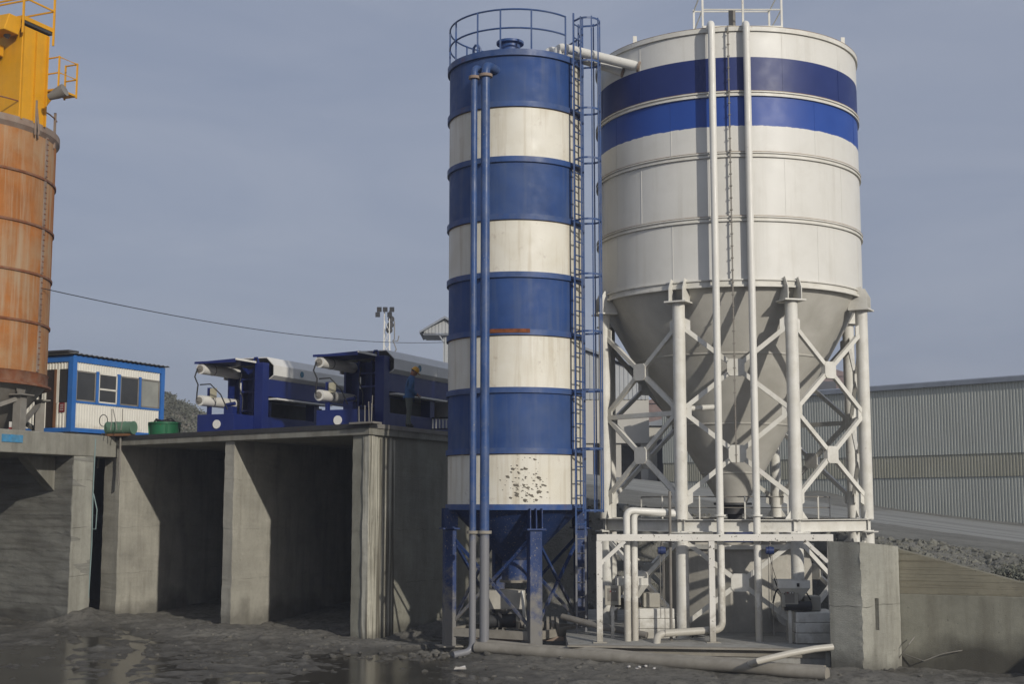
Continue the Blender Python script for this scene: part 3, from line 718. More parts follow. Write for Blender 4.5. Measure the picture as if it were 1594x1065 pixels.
# ================================================================== striped blue and cream silo
SC = V((.1, 35.2, 0)); SR = 1.77; YF = SC.y - SR
zy = [zat(y, YF) for y in (76, 161, 247, 337, 427, 517, 607, 702, 790)]
silo = thing('striped_silo', 'tall slim silo striped blue and cream with caged ladder', 'silo', tuple(SC))
def shell(prof, mat, nm, par, c=SC, n=72): return MB().lathe(prof, c, n).build(nm, mat, par, True)
for i in range(8):
    shell([(SR, zy[i + 1]), (SR, zy[i])], m_blue if i % 2 == 0 else m_cream, 'shell_course', silo)
    zc = zy[i + 1]
    if i < 7 and i % 2 == 0: shell([(SR + .004, zc - .07 - .022), (SR + .006, zc - .07)], m_rustline, 'rust_line', silo)
    shell([(SR - .01, zc - .07), (SR + .055, zc - .07), (SR + .055, zc + .07), (SR - .01, zc + .07)], m_bluering, 'ring_flange', silo)
shell([(SR - .01, zy[0] - .16), (SR + .06, zy[0] - .16), (SR + .06, zy[0]), (SR - .3, zy[0] + .04), (.0, zy[0] + .28)], m_bluering, 'roof', silo)
zcb = zat(872, 35.2); zco = zat(903, 35.2)
shell([(SR - .02, zy[8]), (.36, zcb), (.36, zco), (.28, zco)], m_bluelow, 'cone', silo)
shell([(.28, zco), (.42, zco), (.42, zco - .06), (.28, zco - .06)], m_dustpipe, 'outlet_flange', silo)
shell([(SR + .02, zy[8] - .5), (SR + .03, zy[8] - .02), (SR - .1, zy[8] - .02)], m_bluelow, 'skirt', silo) if False else None
b = MB(); b.lathe([(.27, zy[0] + .1), (.27, zy[0] + .42), (.36, zy[0] + .42), (.36, zy[0] + .48), (0, zy[0] + .5)], SC + V((-.15, -.9, 0)), 24); b.build('hatch', m_bluering, silo, True)
b = MB(); p = SC + V((-1.1, -1.3, zy[0])); b.tube([p, p + UP * .18, p + V((.05, 0, .26)), p + V((.12, 0, .26)), p + V((.17, 0, .18)), p + V((.17, 0, 0))], .035, 8); b.build('lifting_lug', m_bluepipe, silo, True)
MB().lathe([(SR + .006, zy[8] + .08), (SR + .006, zy[0] - .17)], SC, 12, R(-90 + 56), R(-90 + 88)).build('pale_strip', m_cream, silo, True)
# splatter of old mortar on the lowest cream course
rnd = random.Random(21); b = MB()
for i in range(150):
    a = rnd.gauss(-1.42, .17); zz = rnd.gauss(zat(757, YF), .28) - (a + 1.42) * .5; r_ = .008 + .035 * rnd.random() ** 2.5
    if not zy[8] + .1 < zz < zy[7] - .1: continue
    c = SC + V((math.cos(a), math.sin(a), 0)) * (SR + .002) + UP * zz; tn = V((-math.sin(a), math.cos(a), 0)); nm_ = V((math.cos(a), math.sin(a), 0))
    k_ = rnd.randint(5, 7); ring = [c + (tn * (math.cos(6.283 * j / k_) * 1.5 - .4 * math.sin(6.283 * j / k_)) + UP * math.sin(6.283 * j / k_)) * r_ * rnd.uniform(.5, 1.25) for j in range(k_)]
    b.add(ring + [c + nm_ * .012], [(j, (j + 1) % k_, k_) for j in range(k_)])
stuff(b.build('mortar_splatter', surf('mortar_spots', lin(112, 106, 94), .9), silo))
# railing round the top
rail = MB(); zr0 = zy[0] + .02; a0, a1 = R(-70), R(250)
angs = [R(x) for x in (-46, -2, 40, 78, 116, 152, 188, 222)]
ro = MB()
for hz_ in (.55, 1.05): ro.tube([SC + V((math.cos(a) * SR, math.sin(a) * SR, zr0 + hz_)) for a in np.linspace(R(-20), R(317), 48)], .024, 6)
railing = ro.build('railing', m_bluepipe, silo, True)
for a in [R(x) for x in (-20, 20, 60, 100, 140, 180, 207, 236, 257, 283, 317)]:
    p = SC + V((math.cos(a) * SR, math.sin(a) * SR, zr0 - .1)); b = MB(); b.bar(p, p + UP * 1.16, .045, .045); b.build('post', m_bluepipe, railing)
# ladder with cage
th = R(-90 + 57); ln = V((math.cos(th), math.sin(th), 0)); lt_ = V((-math.sin(th), math.cos(th), 0)); lc = SC + ln * (SR + .17)
zl0, zl1 = .45, zy[0] + 1.15
b = MB()
for s_ in (-1, 1): b.bar(lc + lt_ * .23 * s_ + UP * zl0, lc + lt_ * .23 * s_ + UP * zl1, .05, .05)
ladder = b.build('ladder', m_bluepipe, silo)
rung = MB().tube([lt_ * -.22, lt_ * .22], .018, 6).mesh('rung', [m_bluepipe], True)
zz = zl0 + .2
while zz < zl1 - .1: place('rung', rung, ladder, lc + UP * zz); zz += .36
hoop = MB(); pts = [lc * 0 + lt_ * .23 * -1] + [ln * (.30 + .30 * math.cos(a)) + lt_ * .34 * math.sin(a) for a in np.linspace(R(-125), R(125), 13)] + [lt_ * .23]
for i in range(len(pts) - 1): hoop.bar(pts[i], pts[i + 1], .012, .05)
hoop = hoop.mesh('cage_hoop', [m_bluepipe])
hz_ = [zat(y, 34.3) for y in (40, 105, 178, 254, 348, 432, 520, 610, 700, 795)]
for z in hz_: place('cage_hoop', hoop, ladder, lc + UP * z)
for a in (-95, -40, 0, 40, 95):
    q = lc + ln * (.30 + .30 * math.cos(R(a))) + lt_ * .34 * math.sin(R(a)); b = MB(); b.bar(q + UP * (hz_[-1] - .05), q + UP * (hz_[0] + .05), .035, .012); b.build('cage_strap', m_bluepipe, ladder)
for z in zy[1:]: b = MB(); b.bar(lc - ln * .2 + UP * z, lc + UP * z, .4, .05); b.build('ladder_bracket', m_bluepipe, ladder)
# legs, brackets, bracing and base frame
ang0 = R(-90 + 15); legp = [SC + V((math.cos(ang0 + i * math.pi / 2), math.sin(ang0 + i * math.pi / 2), 0)) * (SR - .02) for i in range(4)]
zlt = zat(826, 33.4)
for p in legp:
    rd = (p - SC).normalized(); tg = V((-rd.y, rd.x, 0))
    b = MB(); b.obox(p + UP * (zlt - .15) / 2, tg * .16, rd * .15, UP * (zlt + .15) / 2); lg = b.build('leg', m_bluelow, silo, bevel=.02)
    b = MB(); b.obox(p + UP * (zlt + .02), tg * .24, rd * .22, UP * .02)
    for s_ in (-.15, 0, .15): b.obox(p + tg * s_ + UP * (zlt + (zy[8] - zlt) / 2), tg * .012, rd * .18, UP * (zy[8] - zlt - .06) / 2)
    b.build('bracket', m_bluelow, lg)
    b = MB(); b.obox(p + UP * .12, tg * .3, rd * .3, UP * .015); b.build('foot_plate', m_dustpipe, lg)
zq0, zq1 = .55, zlt - .1
for i in range(4):
    p, q = legp[i], legp[(i + 1) % 4]
    b = MB(); b.bar(p + UP * zq1, q + UP * zq0, .06, .07); b.build('brace', m_bluelow, silo)
    b = MB(); b.bar(q + UP * (zq1 - .02), p + UP * (zq0 + .05), .06, .07); b.build('brace', m_bluelow, silo)
    b = MB(); b.bar(p + UP * .47, q + UP * .47, .12, .2); b.build('base_beam', m_dustpipe, silo)
# two blow pipes up the front
for px, rp, eo, yt in ((737, .082, 0, 104), (755, .115, .02, 101)):
    Yp = 33.05; x = xat(px, Yp, 500); zt_ = zat(yt, Yp); zf = zat(829, Yp)
    tp = SC + V((x - SC.x + .32, 0, 0)); tp = V((x + .30, SC.y - math.sqrt(SR ** 2 - (x + .3 - SC.x) ** 2) + .1, zt_ + .02))
    b = MB(); b.tube(route([(x, Yp, zf), (x, Yp, zt_ + .02), tp], .24), rp, 16); pp = b.build('blow_pipe', m_bluepipe, silo, True)
    gz = .16
    end = V((x + 1.6, Yp - .55, gz)) if eo else V((x - .45, Yp - .25, gz - .06))
    b = MB(); b.tube(route([(x, Yp, zf), (x, Yp, gz), end], .22), rp * 1.02, 16); b.build('lower_pipe', m_dustpipe if False else m_bluepipe, pp, True)
    for z in (zf, zt_ - .28, ): b = MB(); b.disc((x, Yp, z), rp + .06, UP, 20, .07); b.build('pipe_flange', m_dustpipe if z == zf else m_rimdust, pp, True)
    for z in zy[2:8:2]: b = MB(); b.bar((x, Yp, z), (x, YF + .1, z), .05, .05); b.build('pipe_clamp', m_bluering, pp)
for k in (0,):
    a0_ = R(-101); ring = [SC + V((math.cos(a0_ + R(s_)), math.sin(a0_ + R(s_)), 0)) * (SR + .062) for s_ in np.linspace(-13, 22, 9)]
    b = MB()
    for i in range(8): b.bar(ring[i] + UP * (zy[5] + .03), ring[i + 1] + UP * (zy[5] + .03), .012, .10)
    b.build('rust_patch', surf('rusted_ring', lin(122, 70, 40), .9, var=.4, vs=9), silo)

# ================================================================== big white silo
WC = V((5.85, 36.0, 0)); WR = 3.5; WF = WC.y - WR
zw = {y: zat(y, WF) for y in (42, 88, 142, 145, 148, 195, 240, 340, 440)}
t = NT('white_silo_bands')
zn = t.z(); base = t.mix(t.ramp(t.noise(.7, 6, .6), .3, .7), (.71, .69, .625, 1), (.78, .76, .695, 1))
base = t.mix(t.math('MULTIPLY', t.ramp(t.noise(1.6, 7, .65, dist=.5), .5, .75), .22), base, lin(192, 187, 172))
base = t.mix(t.math('MULTIPLY', t.ramp(t.noise(5, 5, .6, stretch=(1, 1, .05)), .54, .75), .22), base, lin(172, 164, 144))
base = t.mix(t.math('MULTIPLY', t.ramp(t.noise(9, 8, .7), .66, .72), .25), base, lin(128, 96, 66))
def band(lo, hi, colr, base, wob):
    zz_ = t.math('ADD', zn, t.ramp(t.noise(4.0, 6, .7, stretch=(1, 1, 0)), .3, .7, -wob, wob))
    f = t.math('MULTIPLY', t.ramp(zz_, lo - .004, lo + .004), t.ramp(zn, hi - .004, hi + .004, 1, 0)); return t.mix(f, base, colr)
base = band(zw[142], zw[88], t.mix(t.ramp(t.noise(.9, 5), .3, .7), (.012, .026, .13, 1), (.018, .036, .165, 1)), base, 0)
base = band(zw[195], zw[148], t.mix(t.ramp(t.noise(.9, 5), .3, .7), (.016, .062, .30, 1), (.024, .08, .35, 1)), base, .02)
t.col(base); t.l(t.ramp(t.noise(2, 4), .3, .7, .40, .52), t.b.inputs['Roughness'])
t.bump(t.noise(.8, 3, .5), .04, .06); t.b.inputs['Specular IOR Level'].default_value = .4
m_wband = t.m
wsilo = thing('white_silo', 'big white silo with two blue bands on eight braced tubular legs', 'silo', tuple(WC))
ws = lambda prof, mat, nm, par=wsilo: MB().lathe(prof, WC, 96).build(nm, mat, par, True)
for a, b_ in ((145, 42), (240, 145), (340, 240), (440, 340)): ws([(WR, zw[a]), (WR, zw[b_])], m_wband, 'shell_course')
for y in (42, 145, 240, 340): ws([(WR + .052, zw[y] + .062 - (.05 if y == 42 else 0)), (WR + .053, zw[y] + .074 - (.05 if y == 42 else 0)), (WR - .01, zw[y] + .074 - (.05 if y == 42 else 0))], m_rustline, 'rust_line')
for y in (145, 240, 340): ws([(WR - .01, zw[y] - .065), (WR + .05, zw[y] - .065), (WR + .05, zw[y] - .03), (WR + .015, zw[y] - .03), (WR + .015, zw[y] + .03), (WR + .05, zw[y] + .03), (WR + .05, zw[y] + .065), (WR - .01, zw[y] + .065)], m_whitebeam, 'ring_flange')
ws([(WR - .01, zw[440] - .1), (WR + .07, zw[440] - .1), (WR + .07, zw[440] - .05), (WR + .02, zw[440] - .05), (WR + .02, zw[440] + .06), (WR + .06, zw[440] + .06), (WR + .06, zw[440] + .09), (WR - .01, zw[440] + .09)], m_whitebeam, 'lower_ring')
ws([(WR - .01, zw[42] - .1), (WR + .05, zw[42] - .1), (WR + .05, zw[42] + .02), (WR - .2, zw[42] + .03), (.0, zw[42] + .55)], m_whitebeam, 'roof')
zo = zat(783, 36); zmid = zat(718, 36)
cone_prof = [(WR - .03, zw[440] - .02), (2.55, None), (1.55, None), (.82, None), (.37, zo)]
prof = [(r, zw[440] + (zo - zw[440]) * (WR - r) / (WR - .37) if z is None else z) for r, z in cone_prof]
ws(prof, m_cone, 'cone')
for r, z in prof[1:4]: ws([(r + .004, z - .02), (r + .016, z - .01), (r + .022, z + .015), (r + .012, z + .025)], m_cone, 'weld_seam')
ws([(.37, zo), (.5, zo), (.5, zo - .06), (.3, zo - .06), (.3, zo - .3)], m_darksteel, 'outlet')
b = MB(); b.tube([WC + V((math.cos(a) * .8, math.sin(a) * .8, zmid - .12 + .06 * math.sin(3 * a))) for a in np.linspace(R(190), R(345), 12)], .014, 5); b.build('air_hose', m_black, wsilo)
for px in (977, 1283):
    p = at(px, 68, 34.5); a = math.atan2(p.y - WC.y, p.x - WC.x); a = R(-140) if px < 1000 else R(-38)
    q = WC + V((math.cos(a), math.sin(a), 0)) * (WR - .02) + UP * zw[42]; b = MB(); b.bar(q - UP * .05, q + UP * .22, .1, .03); b.build('lifting_lug', m_whitebeam, wsilo)
# vertical plate welds, staggered from course to course, and old repaint patches
for k, (a, b_) in enumerate(((145, 42), (240, 145), (340, 240), (440, 340))):
    for j in range(6):
        an = R(-168 + 31 * j + 15 * (k % 2)); p = WC + V((math.cos(an), math.sin(an), 0)) * (WR + .001); tg = V((-math.sin(an), math.cos(an), 0)); rd = (p - WC).normalized(); rd.z = 0
        b = MB(); b.obox(p + UP * (zw[a] + zw[b_]) / 2, tg * .012, rd * .004, UP * ((zw[b_] - zw[a]) / 2 - .07)); b.build('plate_weld', m_wband, wsilo)
# legs on the ring, at 45 degrees
LR = 3.56; la = [R(-90 + d) for d in (-74.4, -29.4, 15.6, 60.6, 105.6, 150.6, 195.6, 240.6)]
lp = [WC + V((math.cos(a), math.sin(a), 0)) * LR for a in la]
PADZ = .46; zbk = zat(472, 32.9); zring = zat(819, 32.7); hb = .30
for i, p in enumerate(lp):
    rd = (p - WC).normalized(); tg = V((-rd.y, rd.x, 0))
    b = MB(); b.tube([p + UP * (zring + hb / 2), p + UP * zbk], .155, 20); lg = b.build('leg', m_whitebeam, wsilo, True)
    b = MB(); b.tube([p + UP * PADZ, p + UP * (zring - hb / 2)], .155, 20); b.build('lower_leg', m_whitebeam, lg, True)
    b = MB(); b.obox(p + UP * (zbk + .015), tg * .28, rd * .26, UP * .018); b.obox(p + UP * (PADZ + .015), tg * .26, rd * .26, UP * .015)
    b.obox(p + UP * (zring - hb / 2 - .02), tg * .26, rd * .2, UP * .015); b.build('head_plate', m_whitebeam, lg)
    b = MB()
    for s_ in (-.18, .18):
        c = p + tg * s_; b.prism([c + rd * .2 + UP * (zbk + .03), c - rd * .3 + UP * (zbk + .03), c - rd * .12 + UP * (zw[440] + .12), c + rd * .06 + UP * (zw[440] + .16), c + rd * .2 + UP * (zw[440] - .1)], tg * .02)
    b.build('head_gusset', m_whitebeam, lg)
    b = MB()
    for d in (tg, -tg):
        for z0_, z1_ in ((zring + hb / 2 + .012, zring + hb / 2 + .26),): b.prism([p + d * .12 + UP * z0_, p + d * .3 + UP * z0_, p + d * .12 + UP * z1_], rd * .02)
        b.prism([p + d * .12 + UP * (zring - hb / 2 - .04), p + d * .26 + UP * (zring - hb / 2 - .04), p + d * .12 + UP * (zring - hb / 2 - .22)], rd * .02)
    b.build('gusset', m_whitebeam, lg)
zA, zB, zC = zat(508, 33), zat(640, 33), zat(775, 33)
for i in range(8):
    p, q = lp[i], lp[(i + 1) % 8]; d = (q - p).normalized(); n_ = ((p + q) / 2 - WC).normalized()
    b = MB(); b.ibeam(p + d * .0 + UP * zring - d * .1, q + d * .1 + UP * zring, hb, .22); b.build('ring_beam', m_whitebeam, wsilo)
    for z1, z0_ in ((zA, zB), (zB, zC), (zring - .35, PADZ + .35)):
        c = (p + q) / 2 + UP * (z1 + z0_) / 2
        for s0, s1_ in ((p + d * .14 + UP * (z1 - .08), q - d * .14 + UP * (z0_ + .08)), (q - d * .14 + UP * (z1 - .08), p + d * .14 + UP * (z0_ + .08))):
            for s_, e_ in ((s0, c), (c, s1_)):
                dd = (e_ - s_).normalized()
                b = MB(); b.bar(s_, e_, .11, .09, up=n_); b.build('brace', m_whitebeam, wsilo)
        b = MB(); hp = .21; ch = .07
        pl = [(-hp, -hp + ch), (-hp + ch, -hp), (hp - ch, -hp), (hp, -hp + ch), (hp, hp - ch), (hp - ch, hp), (-hp + ch, hp), (-hp, hp - ch)]
        b.prism([c + d * x + UP * y - n_ * .06 for x, y in pl], n_ * .125); b.build('node_plate', m_whitebeam, wsilo)
    for z in (zA, zB, zC):
        for e_, s_ in ((p, 1), (q, -1)):
            g = e_ + d * .12 * s_; b = MB(); b.prism([g + UP * (z - .2), g + d * .16 * s_ + UP * (z - .12), g + d * .16 * s_ + UP * (z + .12), g + UP * (z + .2)], n_ * .03); b.build('brace_gusset', m_whitebeam, wsilo)
    if i in (0, 3, 4, 5, 7): b = MB(); b.bar(p + UP * (zB - .05), q + UP * (zB - .05), .1, .12); b.build('tie_beam', m_whitebeam, wsilo)
b = MB(); p = lp[1] + V((.15, .05, zB + .05)); b.tube([p, p + V((.75, .1, .05))], .07, 12); b.disc(p + V((.76, .1, .05)), .16, (1, .1, 0), 16, .04); b.build('pipe_stub', m_whitebeam, wsilo, True)
# inspection platform and rail on the roof
zp_ = zw[42] + .13; b = MB(); b.box(WC.x - 1.02, WC.x + .98, WC.y - 3.1, WC.y - 1.4, zp_ - .1, zp_ + .06); pf = b.build('roof_platform', m_whitebeam, wsilo)
b = MB(); cs = [(WC.x - 1.02, WC.y - 3.05), (WC.x - 1.02, WC.y - 1.45), (WC.x + .98, WC.y - 1.45), (WC.x + .98, WC.y - 3.05)]
for h_ in (.5, 1.05):
    for i in range(4): b.tube([(*cs[i], zp_ + h_), (*cs[(i + 1) % 4], zp_ + h_)], .02, 6)
rl = b.build('railing', m_whitebeam, wsilo, True)
for c in cs + [(WC.x, WC.y - 3.05)]: b = MB(); b.bar((*c, zp_), (*c, zp_ + 1.1), .05, .05); b.build('post', m_whitebeam, rl)
b = MB(); b.tube([(WC.x - .2, WC.y - 2.6, zp_), (WC.x - .2, WC.y - 2.6, zp_ + .65)], .09, 12); b.build('vent_pipe', m_greysteel, wsilo, True)
# conduit ladder strip down the middle
xc_ = xat(1138, WF - .08, 300); b = MB(); b.bar((xc_, WF - .07, zw[440] - 4.4), (xc_, WF - .07, zw[42] + .02), .03, .03); cd = b.build('conduit_strip', m_greysteel, wsilo)
clip = MB().box(-.03, .03, -.02, .05, -.012, .012).mesh('clip', [m_greysteel])
z = zw[440] - 4.2
while z < zw[42]: place('clip', clip, cd, (xc_, WF - .08, z)); z += .3
# two fill pipes in front of the shell
Yp = 32.32
for px, yb, kind in ((1110, 964, 0), (1165, 1000, 1)):
    x = xat(px, Yp, 200); zt_ = zat(32, Yp); b = MB()
    bot = [(x, Yp, PADZ + .28), (x - 1.55, Yp - .2, PADZ + .2), (x - 1.6, Yp - .45, PADZ - .1)] if kind == 0 else [(x, Yp, PADZ - .05)]
    b.tube(route([(x - .02, Yp + 1.6, zt_ - .55), (x, Yp, zt_)] + bot, .2), .088, 16); fp = b.build('fill_pipe', m_whitepipe, wsilo, True)
    b = MB(); b.disc((x, Yp, zat(803, Yp)), .135, UP, 18, .04); b.build('pipe_clamp', m_whitebeam, fp, True)
    for z in (zw[145], zw[240], zw[340]): b = MB(); b.bar((x, Yp, z), (x, WF + .15, z), .04, .04); b.build('pipe_bracket', m_whitebeam, fp)
# vent pipes between the two silos
for (p0, p1, r_) in (((868, 72, 34.4), (996, 104, 33.74), .125), ((852, 76, 35.0), (972, 113, 34.2), .11)):
    a, c = at(*p0), at(*p1); b = MB()
    c2 = c + (c - a).normalized() * .22; pts = route([a - UP * .7, a, c2], .22)
    b.tube(pts, r_, 16); o = b.build('crossing_pipe', m_whitepipe, None, True); o2 = b
    o.name = 'vent_pipe'; tag(o, ('upper' if r_ > .12 else 'lower') + ' white vent pipe crossing from the striped silo to the white silo', 'pipe', 'vent pipes between the silos')
    d = (c - a).normalized(); b = MB(); b.disc(c, r_ + .05, d, 18, .06); b.build('pipe_flange', m_rimdust, o, True)

# ================================================================== equipment slab in front of the white silo
def zpl(px, py, z): # point on height z
    u, v = (px - 797.0) / FPX, (532.5 - py) / FPX; dy = math.cos(PITCH) - v * math.sin(PITCH); dz = math.sin(PITCH) + v * math.cos(PITCH)
    k = (z - CAMZ) / dz; return V((u * k, dy * k, z))
f0, f1 = zpl(885, 1004, PADZ), zpl(1296, 1011, PADZ)
pad = thing('equipment_slab', 'low dusty slab with a steel beam edge under the white silo', 'slab', (f0.x, f0.y, 0))
b = MB(); b.prism([f0 - UP * .8 + UP * .0, f1 - UP * .8, V((10.2, 33.0, -.28)), V((10.2, 41.6, -.28)), V((1.7, 41.6, -.28)), V((f0.x, 33.2, -.28))], UP * (.8 - .02 + .0)); b.build('slab_body', m_slab, pad)
d = (f1 - f0).normalized(); n_ = V((d.y, -d.x, 0)); n_ = n_ if n_.y < 0 else -n_
b = MB(); b.bar(f0 + n_ * .08 - UP * .02, f1 + n_ * .08 - UP * .02, .26, .035); b.bar(f0 + n_ * .03 - UP * .12, f1 + n_ * .03 - UP * .12, .03, .16); b.build('edge_beam', m_dustpipe, pad)
b = MB(); e = f1 - d * .12 + n_ * .05; b.bar(e - UP * .75, e - UP * .03, .09, .12); b.bar(e + d * .16 - UP * .75, e + d * .16 - UP * .05, .05, .2); b.build('end_channel', m_whitebeam, pad)

# white goalpost frame on the slab
Yg = 32.08; zg = zat(837.5, Yg); xg = [xat(p, Yg, 900) for p in (933, 1108, 1294)]
fr = thing('gantry_frame', 'chipped white steel goalpost frame standing on the slab before the white silo', 'frame', (xg[1], Yg, PADZ))
b = MB(); b.box(xg[0] - .06, xg[2] + .06, Yg - .06, Yg + .06, zg - .08, zg + .08); b.build('crossbeam', m_gantry, fr, bevel=.008)
for x in xg: b = MB(); b.box(x - .07, x + .07, Yg - .055, Yg + .055, PADZ + .02, zg - .081); b.build('post', m_gantry, fr, bevel=.008)
for x in xg: b = MB(); b.box(x - .16, x + .16, Yg - .15, Yg + .15, PADZ, PADZ + .02); b.build('foot_plate', m_gantry, fr)
for x, s_ in ((xg[0], 1), (xg[2], -1)): b = MB(); b.bar((x + s_ * .02, Yg, zg - .62), (x + s_ * .60, Yg, zg - .08), .09, .09, up=(0, 1, 0)); b.build('knee_brace', m_gantry, fr)
def hoist(px, lb, py=855):
    x = xat(px, Yg, py); h_ = thing('chain_hoist', lb, 'chain hoist', (x, Yg, zg - .5), 'chain hoists hanging from the white frame')
    b = MB(); b.tube([(x, Yg, zg - .08), (x + .02, Yg, zg - .16), (x - .015, Yg, zg - .22)], .015, 6); b.build('top_hook', m_greysteel, h_)
    b = MB(); b.tube([(x - .09, Yg, zg - .30), (x + .09, Yg, zg - .30)], .085, 14); b.disc((x, Yg, zg - .30), .1, (1, 0, 0), 14, .06); b.build('body', m_bluegrey, h_, True)
    for dx, l_ in ((-.04, 1.5), (.05, 1.95), (.02, 1.1)):
        b = MB(); b.tube([(x + dx, Yg - .02, zg - .36), (x + dx * 1.1, Yg - .02, zg - .36 - l_)], .009, 5); b.build('chain', m_greysteel, h_)
hoist(1030, 'small blue chain hoist hanging near the two bent white pipes'); hoist(1198, 'small blue chain hoist hanging right of the tall white fill pipes')

# twin bent pipes behind the frame post
for k, px in enumerate((977, 989)):
    x = xat(px, 32.2, 900); zt_ = zat(799, 32.2) + .06 - .03 * k; b = MB()
    b.tube(route([(x, 32.32 + .1 * k, PADZ), (x, 32.32 + .1 * k, zt_), (x + 1.15 - .15 * k, 32.6, zt_ - .06)], .18), .082, 14)
    tag(b.build('bent_pipe', m_whitepipe, None, True), ('left' if k == 0 else 'right') + ' one of two bent white pipes rising from the slab', 'pipe', 'twin bent pipes on the slab')

# concrete tank under the cone
tank = thing('concrete_tank', 'beige eight sided concrete tank under the white silo cone', 'tank', (WC.x + .1, WC.y + .2, PADZ)); zt_ = 2.62
b = MB(); b.lathe([(1.95, PADZ - .02), (1.95, zt_), (1.75, zt_), (1.75, zt_ - .2)], WC + V((.1, .2, 0)), 8, R(31), R(391)); b.build('tank_wall', m_tank, tank, bevel=.02)
b = MB(); b.lathe([(1.97, zt_ - .08), (2.02, zt_ - .08), (2.02, zt_ + .03), (1.9, zt_ + .03)], WC + V((.1, .2, 0)), 8, R(31), R(391)); b.build('rim', m_whitebeam, tank)
b = MB(); b.box(WC.x - .5, WC.x + .6, WC.y - .6, WC.y + .3, zt_ + .06, zt_ + .36); b.build('agitator_motor', m_bluegrey, tank, bevel=.05)
b = MB(); b.tube([(WC.x + .05, WC.y, zt_ + .3), (WC.x + .05, WC.y, zo - .3)], .2, 16); b.build('feed_spout', m_darksteel, tank, True)
b = MB(); b.tube([(WC.x + .9, WC.y - 1.5, PADZ + .55), (WC.x + .9, WC.y - 2.5, PADZ + .55)], .24, 16); b.disc((WC.x + .9, WC.y - 2.5, PADZ + .55), .3, (0, 1, 0), 18, .05); b.build('outlet_pipe', m_whitebeam, tank, True)
# service walkway rail round the ring beam
b = MB(); pr = [WC + V((math.cos(a), math.sin(a), 0)) * 2.5 + UP * (zring + .15) for a in np.linspace(R(190), R(345), 13)]
b.tube([p + UP * .55 for p in pr], .018, 6); b.tube([p + UP * .28 for p in pr], .014, 6)
wr = b.build('walkway_rail', m_greysteel, wsilo, True)
for p in pr[::2]: b = MB(); b.bar(p, p + UP * .57, .035, .035); b.build('post', m_whitebeam, wr)

# cement feeder units on the slab
def feeder(ox, oy, s_, lb):
    """s_ = side on which the control box stands"""
    f = thing('feeder_unit', lb, 'feeder unit', (ox, oy, PADZ), 'white feeder units on the slab')
    for k in range(3):
        b = MB(); e = .012 * k; b.box(ox - .5 + e, ox + .5 - e, oy - .1, oy + 1.0, PADZ + .24 * k + .004, PADZ + .24 * (k + 1)); b.build('plinth_block', m_whitebeam, f, bevel=.02)
    zt2 = PADZ + .73; c = V((ox - .52, oy + .2, 0))
    b = MB(); w0, w1 = .12, .37
    r0 = [c + V((x * w0, y * w0, zt2 + .16)) for x, y in ((-1, -1), (1, -1), (1, 1), (-1, 1))]; r1 = [c + V((x * w1, y * w1, zt2 + .55)) for x, y in ((-1, -1), (1, -1), (1, 1), (-1, 1))]; r2 = [p + UP * .17 for p in r1]
    b.add(r0 + r1 + r2, [(i, (i + 1) % 4, 4 + (i + 1) % 4, 4 + i) for i in range(4)] + [(4 + i, 4 + (i + 1) % 4, 8 + (i + 1) % 4, 8 + i) for i in range(4)]); hp_ = b.build('hopper', m_boxgrey if False else m_whitebeam, f)
    b = MB(); b.box(c.x + .06, c.x + .12, c.y - w1 - .012, c.y - w1 + .05, zt2 + .58, zt2 + .66); b.build('slot', m_black, hp_)
    b = MB(); b.obox(c + V((0, 0, zt2 + .08)), V((.2, 0, 0)), V((0, .2, 0)), V((0, 0, .075))); b.build('neck', m_boxgrey, f)
    b = MB(); b.tube([(c.x - s_ * .2, c.y - .2, zt2 + .13), (c.x + s_ * .42, c.y - .2, zt2 + .13)], .11, 14); b.build('motor', m_darksteel, f, True)
    b = MB(); b.obox((c.x + .48, c.y + .2, zt2 + .17), V((.2, 0, 0)), V((0, .25, 0)), V((0, 0, .17))); b.build('gearbox', m_boxgrey, f, bevel=.02)
    b = MB(); b.tube(route([(c.x - .2, c.y - .2, zt2 + .5), (c.x - .4, c.y - .3, zt2 + .55), (c.x - .5, c.y - .35, zt2 + .2)], .15), .02, 6); b.build('hose', m_black, f, True)
def ctrl(x, y, z, lb):
    f = thing('control_box', lb, 'control box', (x, y, PADZ), 'control boxes on the slab')
    b = MB(); b.box(x - .19, x + .19, y, y + .2, z, z + .46); b.build('case', m_boxgrey, f, bevel=.012)
    b = MB(); b.box(x - .12, x + .1, y - .012, y, z + .1, z + .4); b.build('door_panel', m_greysteel, f)
    for k in range(3): b = MB(); b.disc((x - .06 + .06 * k, y - .02, z + .33), .016, (0, 1, 0), 10, .02); b.build('button', m_red if k == 0 else m_presswhite, f)
    b = MB(); b.bar((x, y + .1, PADZ), (x, y + .1, z), .07, .07); b.build('stand', m_whitebeam, f)
feeder(xat(1018, 33, 940), 33.0, -1, 'white hopper feeder on a stepped block behind the twin bent pipes'); ctrl(xat(954, 32.75, 930), 32.75, zat(943, 32.75), 'grey control box beside the twin bent pipes')
feeder(xat(1268, 32.0, 940), 31.9, 1, 'white hopper feeder with a dark motor tucked behind the concrete pier'); ctrl(xat(1230, 31.8, 930), 31.8, zat(946, 31.8), 'grey control box on a stand left of the concrete pier')
b = MB(); b.tube(sag(at(1205, 900, 31.9), at(1222, 925, 31.8), .12), .015, 6); b.tube(sag(at(1232, 914, 31.9), at(1262, 935, 32.0), -.15), .018, 6); b.tube(sag(at(1197, 860, 32.4), at(1222, 926, 31.8), .2), .008, 5)
tag(b.build('cable', m_black), 'black cable looping into the control box left of the pier', 'cable')
